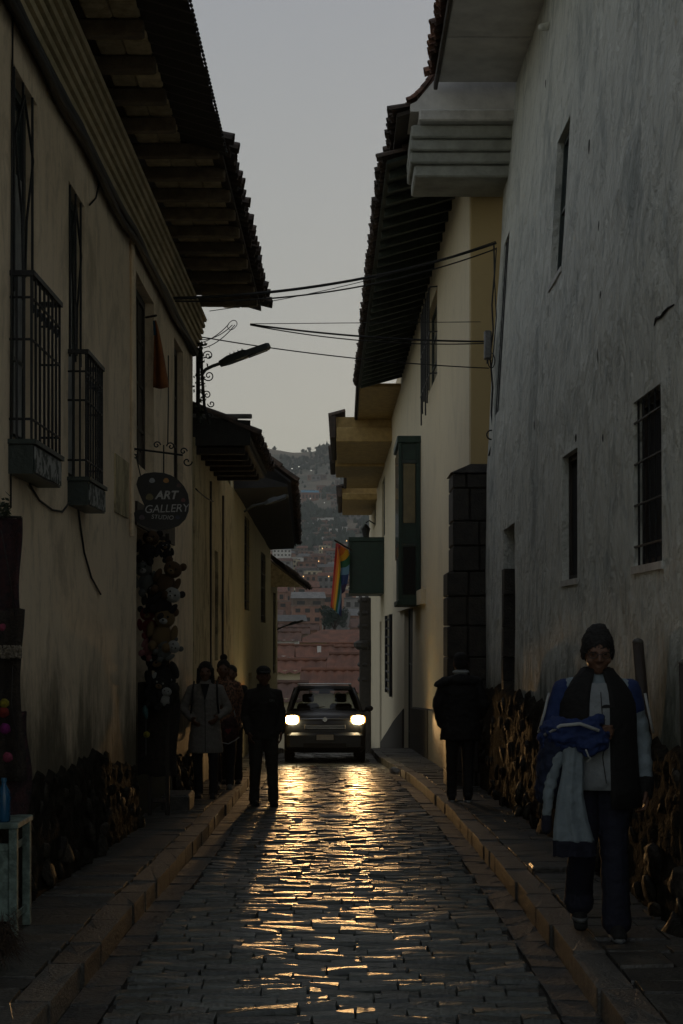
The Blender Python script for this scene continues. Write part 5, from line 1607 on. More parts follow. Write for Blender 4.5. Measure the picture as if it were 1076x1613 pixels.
    if hair == 'short':
        g.ell(qh((0, .022, .047)), (.084, .098, .084), E, 18, 12); g.ell(qh((0, .05, -.01)), (.078, .066, .07), E, 16, 10)
    elif hair == 'bun':
        g.ell(qh((0, .02, .045)), (.085, .098, .086), E, 18, 12); g.ell(qh((0, .05, .155)), (.05, .05, .045), E); g.ell(qh((0, .06, -.02)), (.078, .06, .09), E)
    elif hair == 'long':
        g.ell(qh((0, .02, .045)), (.088, .10, .087), E, 18, 12); g.ell(qh((0, .06, -.06)), (.092, .062, .13), E)
        for s_ in (-1, 1):
            g.cap(qh((s_ * .08, .0, .03)), qh((s_ * .085, .02, -.13)), .026, .03)
    elif hair == 'cap':
        g.ell(qh((0, .02, .035)), (.082, .096, .075), E, 18, 12); g.ell(qh((0, .05, -.02)), (.074, .06, .06), E)
    elif hair == 'beanie':
        g.ell(qh((0, .02, .045)), (.088, .102, .086), E, 18, 12); g.ell(qh((0, .025, .09)), (.070, .078, .055), E); g.ell(qh((.005, .025, .130)), (.045, .045, .022), E); g.ell(qh((0, .05, -.01)), (.085, .068, .075), E)
        for s_ in (-1, 1):
            g.ell(qh((s_ * .078, .01, .0)), (.014, .04, .05), E)
    hm = remesh(g, .007, 1, .4); hm.materials.append(mats.get('hair', M['hairm']))
    if hair in ('beanie', 'bun', 'long', 'short'):
        wrinkle(hm, .006, 70)
    hr = link('knitted_hat' if hair == 'beanie' else 'hair', hm, t)
    if hair == 'cap':
        g = MB(); g.ell(qh((0, .012, .062)), (.090, .108, .068), E, 18, 10); g.add([qh(v) for v in ((-.075, -.07, .065), (-.05, -.15, .05), (0, -.172, .046), (.05, -.15, .05), (.075, -.07, .065), (-.075, -.07, .052), (-.05, -.15, .038), (0, -.172, .034), (.05, -.15, .038), (.075, -.07, .052))],
            [(0, 1, 2, 3, 4), (9, 8, 7, 6, 5), (0, 5, 6, 1), (1, 6, 7, 2), (2, 7, 8, 3), (3, 8, 9, 4)])
        cm = remesh(g, .007, 1, .4); cm.materials.append(mats['cap']); link('cap', cm, t)
    # eyes
    for s_ in (-1, 1):
        build('eye', MB().ell(qh((s_ * .031, -.080, .006)), (.011, .007, .007), E, 8, 6), M['eye'], t, True)
    return t, qh, E
def wrinkle(me, amp, f=11):
    n = len(me.vertices)
    co = np.empty(n * 3); me.vertices.foreach_get('co', co); co = co.reshape(-1, 3)
    no = np.empty(n * 3); me.vertices.foreach_get('normal', no); no = no.reshape(-1, 3)
    off = np.array([mnoise.noise(Vector((c[0] * f, c[1] * f, c[2] * f * 1.7))) + .5 * mnoise.noise(Vector((c[0] * f * 2.3 + 7, c[1] * f * 2.3, c[2] * f * 3.1))) for c in co])
    me.vertices.foreach_set('co', (co + no * (off * amp)[:, None]).ravel())
    me.update()
M['eye'] = pmat('dark_eye', (.05, .04, .035), (.03, .025, .02), 50, .2, world=False)
navy = fabric('navy_track_trousers', (.007, .009, .022)); blk = fabric('black_jacket', (.012, .012, .012)); blk2 = fabric('black_trousers', (.014, .013, .013))
olive = fabric('dark_olive_trousers', (.035, .03, .022)); shoeb = fabric('black_shoe', (.014, .014, .014)); greyc = fabric('grey_wool_coat', (.20, .185, .165), .8, 30)
white = fabric('white_tee', (.28, .31, .33)); blue = fabric('royal_blue_track_cloth', (.011, .03, .12)); pale = fabric('pale_track_cloth', (.21, .26, .29)); vest = fabric('black_vest', (.004, .004, .004)); light = fabric('pale_trim', (.40, .42, .42))
ptn = pmat('mottled_orange_knit', (.24, .12, .07), (.06, .035, .025), 34, .9, .6, 60, world=False, contrast=(.45, .55))
G = lambda Y: zr(Y) + KH

# 1 man with the bundle, on the right pavement, stepping towards us
Y1 = 8.25
J = jdef()
J.update(chest=(0, -.01, 1.22), head=(.0, -.05, 1.545), neck=(0, -.005, 1.40), wrR=(.262, .0, .80), elR=(.245, .045, 1.08), shR=(.175, .01, 1.33), shL=(-.175, .01, 1.33), elL=(-.255, .03, 1.08), wrL=(-.07, -.20, 1.115),
         hipL=(-.085, .0, .90), knL=(-.085, -.10, .52), anL=(-.085, .11, .165), hipR=(.085, 0, .90), knR=(.085, -.06, .49), anR=(.095, -.10, .09), pitchL=.55)
p1, qh, E1 = person('man in dark knitted hat and glasses, vest and navy trousers on the right pavement', (1.375, Y1, G(Y1) - .005), R(-3), .985, J, (1.12, 1.30), 'track_jacket',
    dict(legs=navy, top=pale, shoe=shoeb, sole=fabric('grey_sole', (.14, .15, .15)), hair=fabric('dark_knit', (.012, .011, .011)), collar=vest), vox=.0075, hair='beanie', nod=.20, hem=.83, hemw=.185, fwdL=(.9, -.3, .0), curl=.9, puff=1.02)
# open dark vest over the pale shirt: two front panels and a back
def shell(name, rings_a, t, mat, a0, a1, n=14, th=.012):
    """part of a torso shell between angles a0..a1 (0 = +X, -90 = front)"""
    g = []
    for (c, rx, ry) in rings_a:
        g.append([Vector(c) + Vector((rx * math.cos(a), ry * math.sin(a), 0)) for a in np.linspace(R(a0), R(a1), n)])
    nr = len(g)
    me = bpy.data.meshes.new(name)
    me.from_pydata([p for r_ in g for p in r_], [], [(i * n + j, i * n + j + 1, (i + 1) * n + j + 1, (i + 1) * n + j) for i in range(nr - 1) for j in range(n - 1)])
    me.materials.append(mat); me.polygons.foreach_set('use_smooth', [True] * len(me.polygons))
    o = link(name, me, t); md = o.modifiers.new('t', 'SOLIDIFY'); md.thickness = th; md.offset = 1
    return o
VR = [((.0, .0, z), rx, ry) for z, rx, ry in ((.70, .235, .172), (.80, .225, .168), (.92, .215, .164), (1.05, .207, .162), (1.18, .204, .162), (1.26, .200, .158), (1.32, .180, .148), (1.375, .140, .125), (1.42, .098, .100), (1.45, .078, .085))]
VRs = [((c[0], c[1] - .008, c[2]), rx, ry) for c, rx, ry in VR]
shell('vest_front', VRs, p1, vest, -76, 8, 12)
shell('vest_front', VRs[3:], p1, vest, -188, -106, 12)
shell('vest_back', VR, p1, vest, 12, 168, 16)
# shirt front with its dark print
shell('shirt_front', [((0, -.012, z), rx * .955, ry * .985) for (c, rx, ry) in VR[1:8] for z in (c[2],)], p1, white, -120, -60, 10, .006)
build('shirt_print', MB().prism([(.035 + .03 * math.cos(a), -.178, 1.245 + .018 * math.sin(a)) for a in np.linspace(0, PI, 9)] + [(.008, -.178, 1.235), (.062, -.178, 1.235)][::-1][:0], (0, .012, 0)), shoeb, p1)
# glasses
gm_ = build('glasses', MB().tube([qh((-.012, -.112, .006)), qh((0, -.114, .012)), qh((.012, -.112, .006))], .0022, 6), M['trim'], p1)
for s_ in (-1, 1):
    ring = [qh((s_ * .036 + .023 * math.cos(a), -.106 + .006 * abs(math.cos(a)), .004 + .017 * math.sin(a))) for a in np.linspace(0, 2 * PI, 15)]
    build('rim', MB().tube(ring, .0024, 5, False), M['trim'], gm_)
    build('temple', MB().tube([qh((s_ * .06, -.10, .008)), qh((s_ * .082, .0, .006))], .002, 5), M['trim'], gm_)
# sleeves: blue upper halves with a pale stripe
for s_, sg in (('L', -1), ('R', 1)):
    sh, el, wr = Vector(J['sh' + s_]), Vector(J['el' + s_]), Vector(J['wr' + s_])
    g = MB().cap(sh + Vector((sg * .002, 0, .0)), sh.lerp(el, .42 if s_ == 'R' else .98), .0695, .0635, 14)
    me = remesh(g, .009, 2, .4); me.materials.append(blue); wrinkle(me, .005); sl_ = link('sleeve_panel', me, p1)
    build('sleeve_stripe', MB().tube([sh.lerp(el, .05) + Vector((sg * .083, -.02, 0)), sh.lerp(el, .5) + Vector((sg * .074, -.035, 0)), el + Vector((sg * .064, -.03, .02))], .008, 6), light, sl_, True)
g = MB(); wr, el = Vector(J['wrR']), Vector(J['elR'])
g.cap(wr.lerp(el, .12), wr + (wr - el).normalized() * .03, .056, .045)
me = remesh(g, .008, 2, .4); me.materials.append(vest); link('cuff', me, p1)
# lanyard cord
build('cord', MB().tube([(.0, -.19, 1.33), (.01, -.19, 1.18), (.035, -.195, 1.13), (.01, -.19, .98), (.03, -.19, .84)], .0025, 5), M['trim'], p1)
# the bundle over his arm
bun = thing('clothes_bundle', 'royal blue and grey jackets bundled over the walking man\'s arm', 'jackets', p1.location)
bun.rotation_euler = p1.rotation_euler; bun.scale = p1.scale
g = MB()
g.ell((-.155, -.19, 1.10), (.16, .09, .085), Euler((0, .25, 0)), 16, 10); g.ell((-.06, -.23, 1.075), (.10, .07, .085)); g.ell((-.24, -.13, 1.08), (.09, .09, .10)); g.cap((-.16, -.2, 1.12), (-.03, -.24, 1.16), .055, .045)
me = remesh(g, .009, 3, .5); me.materials.append(blue); wrinkle(me, .022, 15); wrinkle(me, .008, 40); link('blue_jacket', me, bun)
g = MB(); g.cap((-.235, -.16, 1.05), (-.275, -.12, .78), .075, .055); g.cap((-.28, -.10, 1.0), (-.30, -.06, .76), .055, .045)
me = remesh(g, .009, 3, .5); me.materials.append(fabric('dark_blue_lining', (.01, .018, .05))); wrinkle(me, .012, 12); link('blue_tail', me, bun)
def folds(rings, n=64, pl=7, amp=.3, seed=0, cap=True):
    """hanging cloth: flattened rings with pleats that deepen and wander towards the hem"""
    vs, fs = [], []
    m = 40
    zs = [r_[0][2] for r_ in rings][::-1]
    ks = ('x', 'y', 'rx', 'ry')
    tab = {'x': [r_[0][0] for r_ in rings][::-1], 'y': [r_[0][1] for r_ in rings][::-1], 'rx': [r_[1] for r_ in rings][::-1], 'ry': [r_[2] for r_ in rings][::-1]}
    for i in range(m):
        z = rings[0][0][2] + (rings[-1][0][2] - rings[0][0][2]) * i / (m - 1)
        x0, y0, rx, ry = [float(np.interp(z, zs, tab[k])) for k in ks]
        for k in range(n):
            a = 2 * PI * k / n
            w_ = 1 + amp * (.35 + .65 * i / m) * math.sin(pl * a + 1.6 * n3(z * 5, seed, 0) + 2.0 * n3(math.cos(a) * 2, z * 2, seed)) + .15 * n3(a, z * 14, seed)
            zz_ = z + .02 * (i / m) * n3(math.cos(a) * 3, math.sin(a) * 3, seed + 4)
            vs.append((x0 + rx * math.cos(a) * (1 + .05 * (w_ - 1)), y0 + ry * math.sin(a) * w_, zz_))
    fs = [(i * n + k, i * n + (k + 1) % n, (i + 1) * n + (k + 1) % n, (i + 1) * n + k) for i in range(m - 1) for k in range(n)]
    fs += [tuple(range(n - 1, -1, -1)), tuple(range((m - 1) * n, m * n))]
    return MB().add(vs, fs)
gs = build('grey_jacket', folds([((-.15, -.215, 1.05), .055, .035), ((-.15, -.22, .92), .058, .032), ((-.165, -.215, .78), .07, .034), ((-.16, -.21, .64), .092, .036), ((-.145, -.205, .53), .112, .036)], seed=3), pale, bun, True)
build('navy_hem', folds([((-.145, -.205, .533), .113, .037), ((-.14, -.203, .45), .116, .036)], seed=3), navy, gs, True)
g = MB(); g.cap((-.225, -.19, 1.0), (-.275, -.17, .80), .034, .030); g.cap((-.275, -.17, .80), (-.285, -.16, .66), .032, .028)
me = remesh(g, .008, 2, .4); me.materials.append(pale); wrinkle(me, .008, 16); sv = link('hanging_sleeve', me, bun)
g = MB().cap((-.286, -.16, .65), (-.288, -.158, .59), .031, .03); me = remesh(g, .008, 1, .4); me.materials.append(navy); link('sleeve_cuff', me, sv)
build('stripe', MB().tube([(-.30, -.20, 1.10), (-.22, -.275, 1.155), (-.12, -.285, 1.165), (-.02, -.30, 1.13)], .010, 6), light, bun, True)
build('zip_cord', MB().tube([(-.09, -.29, 1.03), (-.075, -.285, .99), (-.06, -.28, .985), (-.085, -.275, .96)], .005, 5), light, bun, True)

# 2 man in black padded jacket walking away on the right pavement
Y2 = 17.55
J = jdef()
J.update(elR=(.26, .02, 1.10), wrR=(.215, -.04, .86), elL=(-.255, .02, 1.09), wrL=(-.22, -.13, .95), knL=(-.085, -.04, .49), anL=(-.075, .06, .10), anR=(.10, -.05, .085), pitchL=.15)
p2, qh2, _ = person('man in black padded jacket with a hood walking away on the right pavement', (1.36, Y2, G(Y2)), R(180), 1.02, J, (1.0, .95), 'padded_jacket',
    dict(legs=blk2, top=blk, shoe=shoeb, sole=light, collar=light), vox=.011, hair='short', nod=.18, hem=.70, hemw=.235, puff=1.22)
g = MB(); g.ell((.0, .11, 1.37), (.155, .07, .07), None, 16, 10); g.ell((.19, .10, 1.35), (.13, .065, .05), Euler((0, .28, 0))); g.ell((-.11, .1, 1.36), (.07, .06, .05))
me = remesh(g, .010, 2, .5); me.materials.append(blk); wrinkle(me, .01); link('hood', me, p2)
build('scarf', MB().ell((0, .02, 1.462), (.098, .095, .032), None, 16, 8), light, p2, True)

# 3 man in a cap, in the road
Y3 = 18.35
J = jdef()
J.update(elL=(-.225, .02, 1.08), wrL=(-.19, -.08, .88), elR=(.225, .02, 1.08), wrR=(.20, -.08, .88), anL=(-.105, .04, .085), anR=(.115, -.03, .085), knL=(-.10, -.02, .49))
p3, _, _ = person('man in a dark cap and dark jacket standing in the road before the car', (-.955, Y3, zr(Y3) + .01), R(12), 1.0, J, (1.08, 1.04), 'jacket',
    dict(legs=olive, top=fabric('blackish_jacket', (.02, .017, .014)), shoe=shoeb, cap=shoeb), vox=.011, hair='cap', hem=.80, hemw=.19, puff=1.02)
build('chest_print', MB().prism([(.045, -.166, 1.255), (.11, -.15, 1.255), (.11, -.15, 1.285), (.045, -.166, 1.285)], (0, .01, 0)), pmat('faded_print', (.10, .10, .095), (.03, .03, .03), 90, .8, world=False, contrast=(.45, .55)), p3)

# 4 woman in the grey coat, left pavement
Y4 = 18.1
J = jdef()
J.update(elL=(-.275, .03, 1.10), wrL=(-.16, -.13, .98), elR=(.275, .03, 1.10), wrR=(.16, -.13, 1.0), anL=(-.085, .05, .085), anR=(.10, -.06, .085), knR=(.10, -.05, .49))
p4, _, _ = person('woman in a pale grey knee-length coat with hands in pockets on the left pavement', (-1.63, Y4, G(Y4)), R(2), .965, J, (.95, .9), 'coat',
    dict(legs=blk2, top=greyc, shoe=shoeb), vox=.011, hair='long', hem=.56, hemw=.215, puff=1.0)
for s_ in (-1, 1):
    build('bag_strap', MB().tube([(s_ * .14, .0, 1.435), (s_ * .15, -.13, 1.33), (s_ * .155, -.165, 1.18), (s_ * .17, -.16, 1.05)], .012, 6), blk, p4, True)
build('lapel_gap', MB().prism([(-.055, -.152, 1.41), (.055, -.152, 1.41), (.0, -.166, 1.20)], (0, .03, 0)), blk, p4)
build('coat_front_edge', MB().tube([(.0, -.158, 1.20), (.004, -.16, 1.0), (.006, -.17, .58)], .004, 5), blk, p4)

# 5 woman behind her with the heart bag
Y5 = 19.8
J = jdef()
J.update(elR=(.25, .02, 1.10), wrR=(.24, -.12, .90), anL=(-.08, .08, .10), anR=(.09, -.07, .085))
p5, _, _ = person('woman in a mottled orange top with hair tied up behind the grey coat', (-1.55, Y5, G(Y5)), R(0), 1.0, J, (.95, .9), 'knit_top',
    dict(legs=blk2, top=ptn, shoe=fabric('pale_shoe', (.12, .12, .11))), vox=.011, hair='bun', hem=.80, hemw=.195, puff=1.03)
bag = thing('shoulder_bag', 'dark patterned bag with a pale piping carried beside the grey coat', 'bag', W(360, 1150, Y5 - .1))
g = MB(); g.ell((0, 0, 0), (.145, .06, .19), None, 16, 10); me = remesh(g, .012, 2, .4); me.materials.append(pmat('dark_red_pattern', (.07, .025, .022), (.02, .014, .012), 26, .85, .5, 50, world=False)); wrinkle(me, .01); link('bag_body', me, bag)
build('strap', MB().tube([(-.09, 0, .17), (-.05, .05, .36), (-.02, .09, .5)], .010, 6), light, bag, True)
build('strap', MB().tube([(.09, 0, .17), (.04, .05, .36), (-.01, .09, .5)], .010, 6), light, bag, True)
build('piping', MB().tube([(-.13, -.03, -.07), (-.09, -.05, -.155), (0, -.055, -.175), (.09, -.04, -.13), (.14, -.02, -.09)], .008, 6), light, bag, True)
hp = [(.0, -.04), (.035, .0), (.036, .022), (.02, .034), (.0, .02), (-.02, .034), (-.036, .022), (-.035, 0)]
build('heart_print', MB().prism([(x, -.066, z - .01) for x, z in hp], (0, .02, 0)), pmat('heart_red', (.20, .03, .03), (.15, .02, .02), 20, .8, world=False), bag)
# 6 dark figure just behind
Y6 = 20.9
J = jdef()
person('dark-clothed person mostly hidden behind the woman in the orange top', (-1.53, Y6, G(Y6)), R(0), .97, J, (.95, .95), 'jacket',
       dict(legs=blk2, top=blk, shoe=shoeb), vox=.014, hair='short', hem=.78, puff=1.05)
# ------------------------------------------------------------------ roofs below the street's end
M['roofr'] = pmat('red_clay_roof', (.24, .105, .065), (.13, .065, .045), .9, .85, detail=6)
M['roofb'] = pmat('brown_clay_roof', (.16, .085, .06), (.09, .055, .042), .9, .85, detail=6)
M['wcream'] = pmat('cream_house_wall', (.58, .50, .34), (.45, .38, .26), .6, .9)
M['wwhite'] = pmat('white_house_wall', (.68, .66, .62), (.52, .5, .47), .6, .9)
M['wochre'] = pmat('ochre_house_wall', (.34, .23, .11), (.25, .17, .09), .6, .9)
M['wbrick'] = pmat('brick_house_wall', (.30, .16, .11), (.20, .115, .085), .5, .9, rvar=.35)
M['wdark'] = pmat('mud_house_wall', (.20, .145, .11), (.12, .09, .075), .5, .9, rvar=.35)
M['wblue'] = pmat('blue_house_wall', (.06, .13, .22), (.05, .1, .17), .5, .9)
M['bluer'] = pmat('blue_sheet_roof', (.06, .26, .38), (.05, .2, .3), .3, .6)
M['concrete'] = pmat('grey_concrete', (.22, .21, .20), (.15, .145, .14), .5, .9, rvar=.3)
M['hwin'] = pmat('far_dark_window', (.02, .02, .022), (.015, .015, .016), 1, .4)
UB = MB().box((-.5, -.5, 0), (.5, .5, 1)).mesh('unit_box', None)
UBM = {}
def ub(k):
    if k not in UBM:
        me = UB.copy(); me.materials.clear(); me.materials.append(M[k]); UBM[k] = me
    return UBM[k]
def ribbed(w_, d, rise, pitch, key, over=.35):
    """gable roof, ridge along X, with tile ribs running down both slopes"""
    n = max(4, int(w_ / pitch) * 2)
    vs = []
    for i in range(n + 1):
        x = -w_ / 2 - over + (w_ + 2 * over) * i / n
        h = .06 * (1 if i % 2 else -1)
        vs += [(x, -d / 2 - over, -over * rise / (d / 2) + h), (x, 0, rise + h), (x, d / 2 + over, -over * rise / (d / 2) + h)]
    fs = [(3 * i + k, 3 * i + 3 + k, 3 * i + 4 + k, 3 * i + 1 + k) for i in range(n) for k in (0, 1)]
    o = MB().add(vs, fs).mesh('roof', M[key])
    return o
def tiled_house(label, x0, x1, ye, yr, Y, key, wkey, wall_h=4.5, hip=False, win=(), pitch=.5, yaw=0, chimney=None, group='tiled houses at the foot of the street'):
    """front eave at pixel row ye, ridge at row yr, between pixel columns x0..x1 at distance Y"""
    a, b = W(x0, ye, Y), W(x1, ye, Y)
    w_ = b.x - a.x
    rise = (ye - yr) * Y / FOC * 1.02
    d = rise * 4.4
    rise += d / 2 * (EYE - a.z) / Y * 0
    h = thing('tiled_house', label, 'house', ((a.x + b.x) / 2, Y + d / 2, a.z - wall_h), yaw, group)
    link('wall', ub(wkey), h, (0, 0, -2), None, (w_, d, wall_h + 2))
    if hip:
        r_ = min(w_ * .25, d * .5)
        link('roof', MB().add([(-w_ / 2 - .3, -d / 2 - .3, 0), (w_ / 2 + .3, -d / 2 - .3, 0), (w_ / 2 + .3, d / 2 + .3, 0), (-w_ / 2 - .3, d / 2 + .3, 0), (-w_ / 2 + r_, 0, rise), (w_ / 2 - r_, 0, rise)], [(0, 1, 5, 4), (1, 2, 5), (2, 3, 4, 5), (3, 0, 4), (0, 3, 2, 1)]).mesh('roof', M[key]), h, (0, 0, wall_h))
    else:
        link('roof', ribbed(w_, d, rise, pitch, key), h, (0, 0, wall_h))
        build('ridge', MB().tube([(-w_ / 2 - .3, 0, rise + .05), (w_ / 2 + .3, 0, rise + .05)], .14, 6), M[key], h, loc=(0, 0, wall_h))
        for s_ in (-1, 1):
            build('gable', MB().add([(s_ * (w_ / 2 - .02), -d / 2, 0), (s_ * (w_ / 2 - .02), d / 2, 0), (s_ * (w_ / 2 - .02), 0, rise - .08)], [(0, 1, 2)]), M[wkey], h, loc=(0, 0, wall_h))
    for (u, z, ww, hh) in win:
        wi = link('window', ub('hwin'), h, (w_ * (u - .5), -d / 2 - .0, wall_h - z), None, (ww, .12, hh))
    if chimney:
        link('chimney', ub(chimney[3]), h, (w_ * (chimney[0] - .5), -d * .2, wall_h), None, (chimney[1], .8, chimney[2]))
tiled_house('red tiled roof right behind the car, highest ridge to its right', 481, 600, 1087, 1058, 88, 'roofr', 'wcream', pitch=.42)
tiled_house('lower tiled roof left behind the car', 425, 477, 1100, 1078, 84, 'roofb', 'wcream', pitch=.42)
tiled_house('cream walled house with one dark window and a long tiled roof behind the car', 425, 505, 1056, 1041, 97, 'roofr', 'wcream', 5, win=((.17, 1.2, .35, .6), (.23, 1.2, .35, .6)), pitch=.5)
tiled_house('long brown tiled roof running to the stone pier', 470, 610, 1056, 1040, 104, 'roofb', 'wwhite', pitch=.5)
tiled_house('red gabled roof in front of the stone pier', 525, 610, 1054, 1032, 100, 'roofr', 'wdark', pitch=.5, yaw=R(-9))
tiled_house('tiled roof over a short white wall at the left below the street', 420, 457, 1033, 1017, 125, 'roofr', 'wwhite', 5, pitch=.6)
tiled_house('red roof with a tall white chimney block in the middle below the street', 455, 520, 1036, 1018, 132, 'roofr', 'wwhite', 5, pitch=.6, chimney=(.73, .34, 1.0, 'wwhite'))
tiled_house('broad low red roof left of the stone pier', 512, 600, 1034, 1020, 140, 'roofr', 'wwhite', 5, pitch=.6)
tiled_house('small pinkish roof above the broad low one', 520, 590, 1021, 1014, 155, 'roofr', 'wcream', 5, pitch=.7)
tiled_house('wide hipped roof with ochre wall in the middle distance', 463, 640, 1012, 992, 190, 'roofr', 'wochre', 5, True)
tiled_house('dark roof over a white wall left of the hipped roof', 425, 470, 1008, 996, 175, 'roofb', 'wwhite', 5, pitch=.8)
tiled_house('long dark roof line beyond the hipped roof', 415, 485, 997, 989, 230, 'roofb', 'wdark', 5, pitch=1)
tiled_house('brown roof beside the leafy tree', 440, 500, 991, 983, 270, 'roofb', 'wbrick', 5, pitch=1)

# ------------------------------------------------------------------ the town on the far slope
hr_ = random.Random(77)
def far_house(label, X, Y, w_, d, h_, wk, rk, flat, nwin, nst, group, name='hill_house'):
    z = zt(X, Y)
    h = thing(name, label, 'house', (X, Y, z - 1.5), R(hr_.uniform(-14, 14)), group)
    link('wall', ub(wk), h, (0, 0, -4), None, (w_, d, h_ + 5.5))
    if flat:
        link('roof', ub(rk), h, (0, 0, h_ + 1.5), None, (w_ * 1.04, d * 1.04, .5))
    else:
        rs = d * .26
        link('roof', MB().add([(-w_ / 2 - .5, -d / 2 - .5, 0), (w_ / 2 + .5, -d / 2 - .5, 0), (w_ / 2 + .5, d / 2 + .5, 0), (-w_ / 2 - .5, d / 2 + .5, 0), (-w_ / 2 - .3, 0, rs), (w_ / 2 + .3, 0, rs)], [(0, 1, 5, 4), (1, 2, 5), (2, 3, 4, 5), (3, 0, 4), (0, 3, 2, 1)]).mesh('roof', M[rk]), h, (0, 0, h_ + 1.5))
    for s_ in range(nst):
        for k in range(nwin):
            link('window', ub('hwin'), h, (w_ * ((k + .5) / nwin - .5), -d / 2 - .03, 1.5 + h_ * (s_ + .3) / nst), None, (w_ / nwin * .5, .12, h_ / nst * .45))
    return h
n_h = 0
for row in range(27):
    t = row / 26
    Y = 400 * (1500 / 400) ** t
    x = -185 * Y / FOC * 1.0 + hr_.uniform(0, 8)
    while x < 75 * Y / FOC and n_h < 250:
        w_ = hr_.uniform(6.5, 13) * (.72 + .28 * min(1, Y / 800))
        X = x + w_ / 2
        yy = Y + hr_.uniform(-.018, .018) * Y
        h_ = hr_.choice((3, 5.5, 5.5, 8, 8.5))
        wk = hr_.choices(('wbrick', 'wdark', 'wwhite', 'wcream', 'concrete', 'wblue'), (40, 24, 9, 9, 14, 2))[0]
        flat = hr_.random() < .5
        nm = {'wbrick': 'brick', 'wdark': 'mud-brown', 'wwhite': 'white', 'wcream': 'cream', 'concrete': 'grey concrete', 'wblue': 'blue'}[wk]
        dist = 'lower' if Y < 640 else ('middle' if Y < 1000 else 'upper')
        far_house(f"{nm} {'flat-roofed' if flat else 'pitched-roof'} house in the {dist} rows of the far town", X, yy, w_, hr_.uniform(7, 10), h_, wk,
                  hr_.choices(('roofr', 'roofb', 'concrete'), (4, 4, 2))[0] if not flat else hr_.choices(('concrete', 'wdark', 'roofb'), (5, 3, 2))[0], flat, hr_.choice((2, 3, 3)), max(1, int(h_ / 2.7)), f'{nm} {"flat" if flat else "pitched"} houses in the {dist} rows of the far town')
        n_h += 1
        x += w_ * hr_.uniform(1.05, 1.9)
p = W(444, 868, 1180)
far_house('white four-storey building with rows of windows and blue roof edge, far town left', p.x, 1180, 14, 10, 12, 'wwhite', 'wblue', True, 5, 4, None, 'apartment_block')
p = W(455, 892, 1000)
far_house('cream apartment block with open floors below the white four-storey building', p.x, 1000, 13, 9, 9, 'wcream', 'concrete', True, 5, 3, None, 'apartment_block')
p = W(488, 775, 2150)
far_house('long hall with a bright blue roof on the hillside', p.x, 2150, 24, 14, 12, 'wbrick', 'bluer', False, 5, 1, None, 'hall')
for i in range(115):
    Y = hr_.choice((hr_.uniform(1560, 1850), hr_.uniform(1950, 2550), hr_.uniform(2050, 2500)))
    X = hr_.uniform(-150, 20) * Y / FOC
    wk = hr_.choices(('wbrick', 'wdark', 'wwhite', 'concrete'), (4, 4, 2, 2))[0]
    nm = {'wbrick': 'brick', 'wdark': 'mud-brown', 'wwhite': 'white', 'concrete': 'grey'}[wk]
    far_house(f'tiny {nm} house high on the far hillside', X, Y, hr_.uniform(8, 15), 9, hr_.choice((5, 7, 8)), wk, hr_.choice(('roofb', 'concrete', 'wdark')), True, 2, 1, f'{nm} houses high on the hillside')
# woods on the hillside
M['wood_far'] = pmat('far_woodland', (.05, .07, .05), (.03, .045, .036), .05, .95)
fw = MB()
def clump(X, Y, z, r_, h_, q):
    n = 6
    vs = []
    for (f_, rr_) in ((0, .55), (.35, 1), (.7, .75)):
        for k in range(n):
            a = 2 * PI * k / n + q.random()
            vs.append((X + r_ * rr_ * math.cos(a) * q.uniform(.7, 1.25), Y + r_ * rr_ * math.sin(a), z + h_ * f_ * q.uniform(.85, 1.15)))
    vs.append((X, Y, z + h_ * q.uniform(.9, 1.15)))
    fs = [(i * n + k, i * n + (k + 1) % n, (i + 1) * n + (k + 1) % n, (i + 1) * n + k) for i in range(2) for k in range(n)] + [(2 * n + k, 2 * n + (k + 1) % n, 3 * n) for k in range(n)]
    fw.add(vs, fs)
cnt = 0
while cnt < 2600:
    Y = hr_.uniform(1480, 3010)
    X = hr_.uniform(-190, 90) * Y / FOC
    dens = n3(X * .012, Y * .0042, 8) + .35 * n3(X * .05, Y * .02, 3)
    if Y < 1950: dens += .22
    if Y > 2900: dens += .1
    if dens < .06:
        if hr_.random() > .06: continue
    r_ = hr_.uniform(2.2, 4.5)
    clump(X, Y, zt(X, Y) - 1, r_, r_ * hr_.uniform(1.8, 3.4), hr_)
    cnt += 1
o = build('hillside_woods', fw, M['wood_far']); o['kind'] = 'stuff'; tag(o, 'dark woods spread over the far hillside', 'woods'); o['kind'] = 'stuff'
# single trees on the ridge
def far_tree(label, px, Y, h_, q, group='single trees on the ridge'):
    X = (px - 540) * Y / FOC
    z = zt(X, Y) - 1
    t = thing('ridge_tree', label, 'tree', (X, Y, z), 0, group)
    build('trunk', MB().tube([(0, 0, 0), (.3, 0, h_ * .45), (0, 0, h_ * .8)], [.7, .5, .25], 6), M['wood'], t)
    cm = MB()
    for i in range(90):
        a = Vector((q.gauss(0, 1), q.gauss(0, 1), q.gauss(0, .8)))
        a = a.normalized() * q.uniform(.3, 1)
        c = Vector((a.x * h_ * .34, a.y * h_ * .34, h_ * .72 + a.z * h_ * .28))
        u = Vector((q.uniform(-1, 1), q.uniform(-1, 1), q.uniform(-1, 1))) * 1.6; v = Vector((q.uniform(-1, 1), q.uniform(-1, 1), q.uniform(-1, 1))) * 1.2
        cm.add([c - u, c + v, c + u, c - v], [(0, 1, 2, 3)])
    cr_ = build('crown', cm, M['wood_far'], t); cr_['kind'] = 'stuff'
far_tree('round-crowned tree standing out on the saddle of the ridge', 487, 2995, 14, hr_)
far_tree('smaller ragged tree left of the round-crowned one on the ridge', 477, 2995, 11, hr_)
for i in range(9):
    far_tree('slim tree of the row climbing the ridge on the right', 500 + i * 6.5 + hr_.uniform(-2, 2), 2995, hr_.uniform(8, 12), hr_, 'tree row on the right ridge')
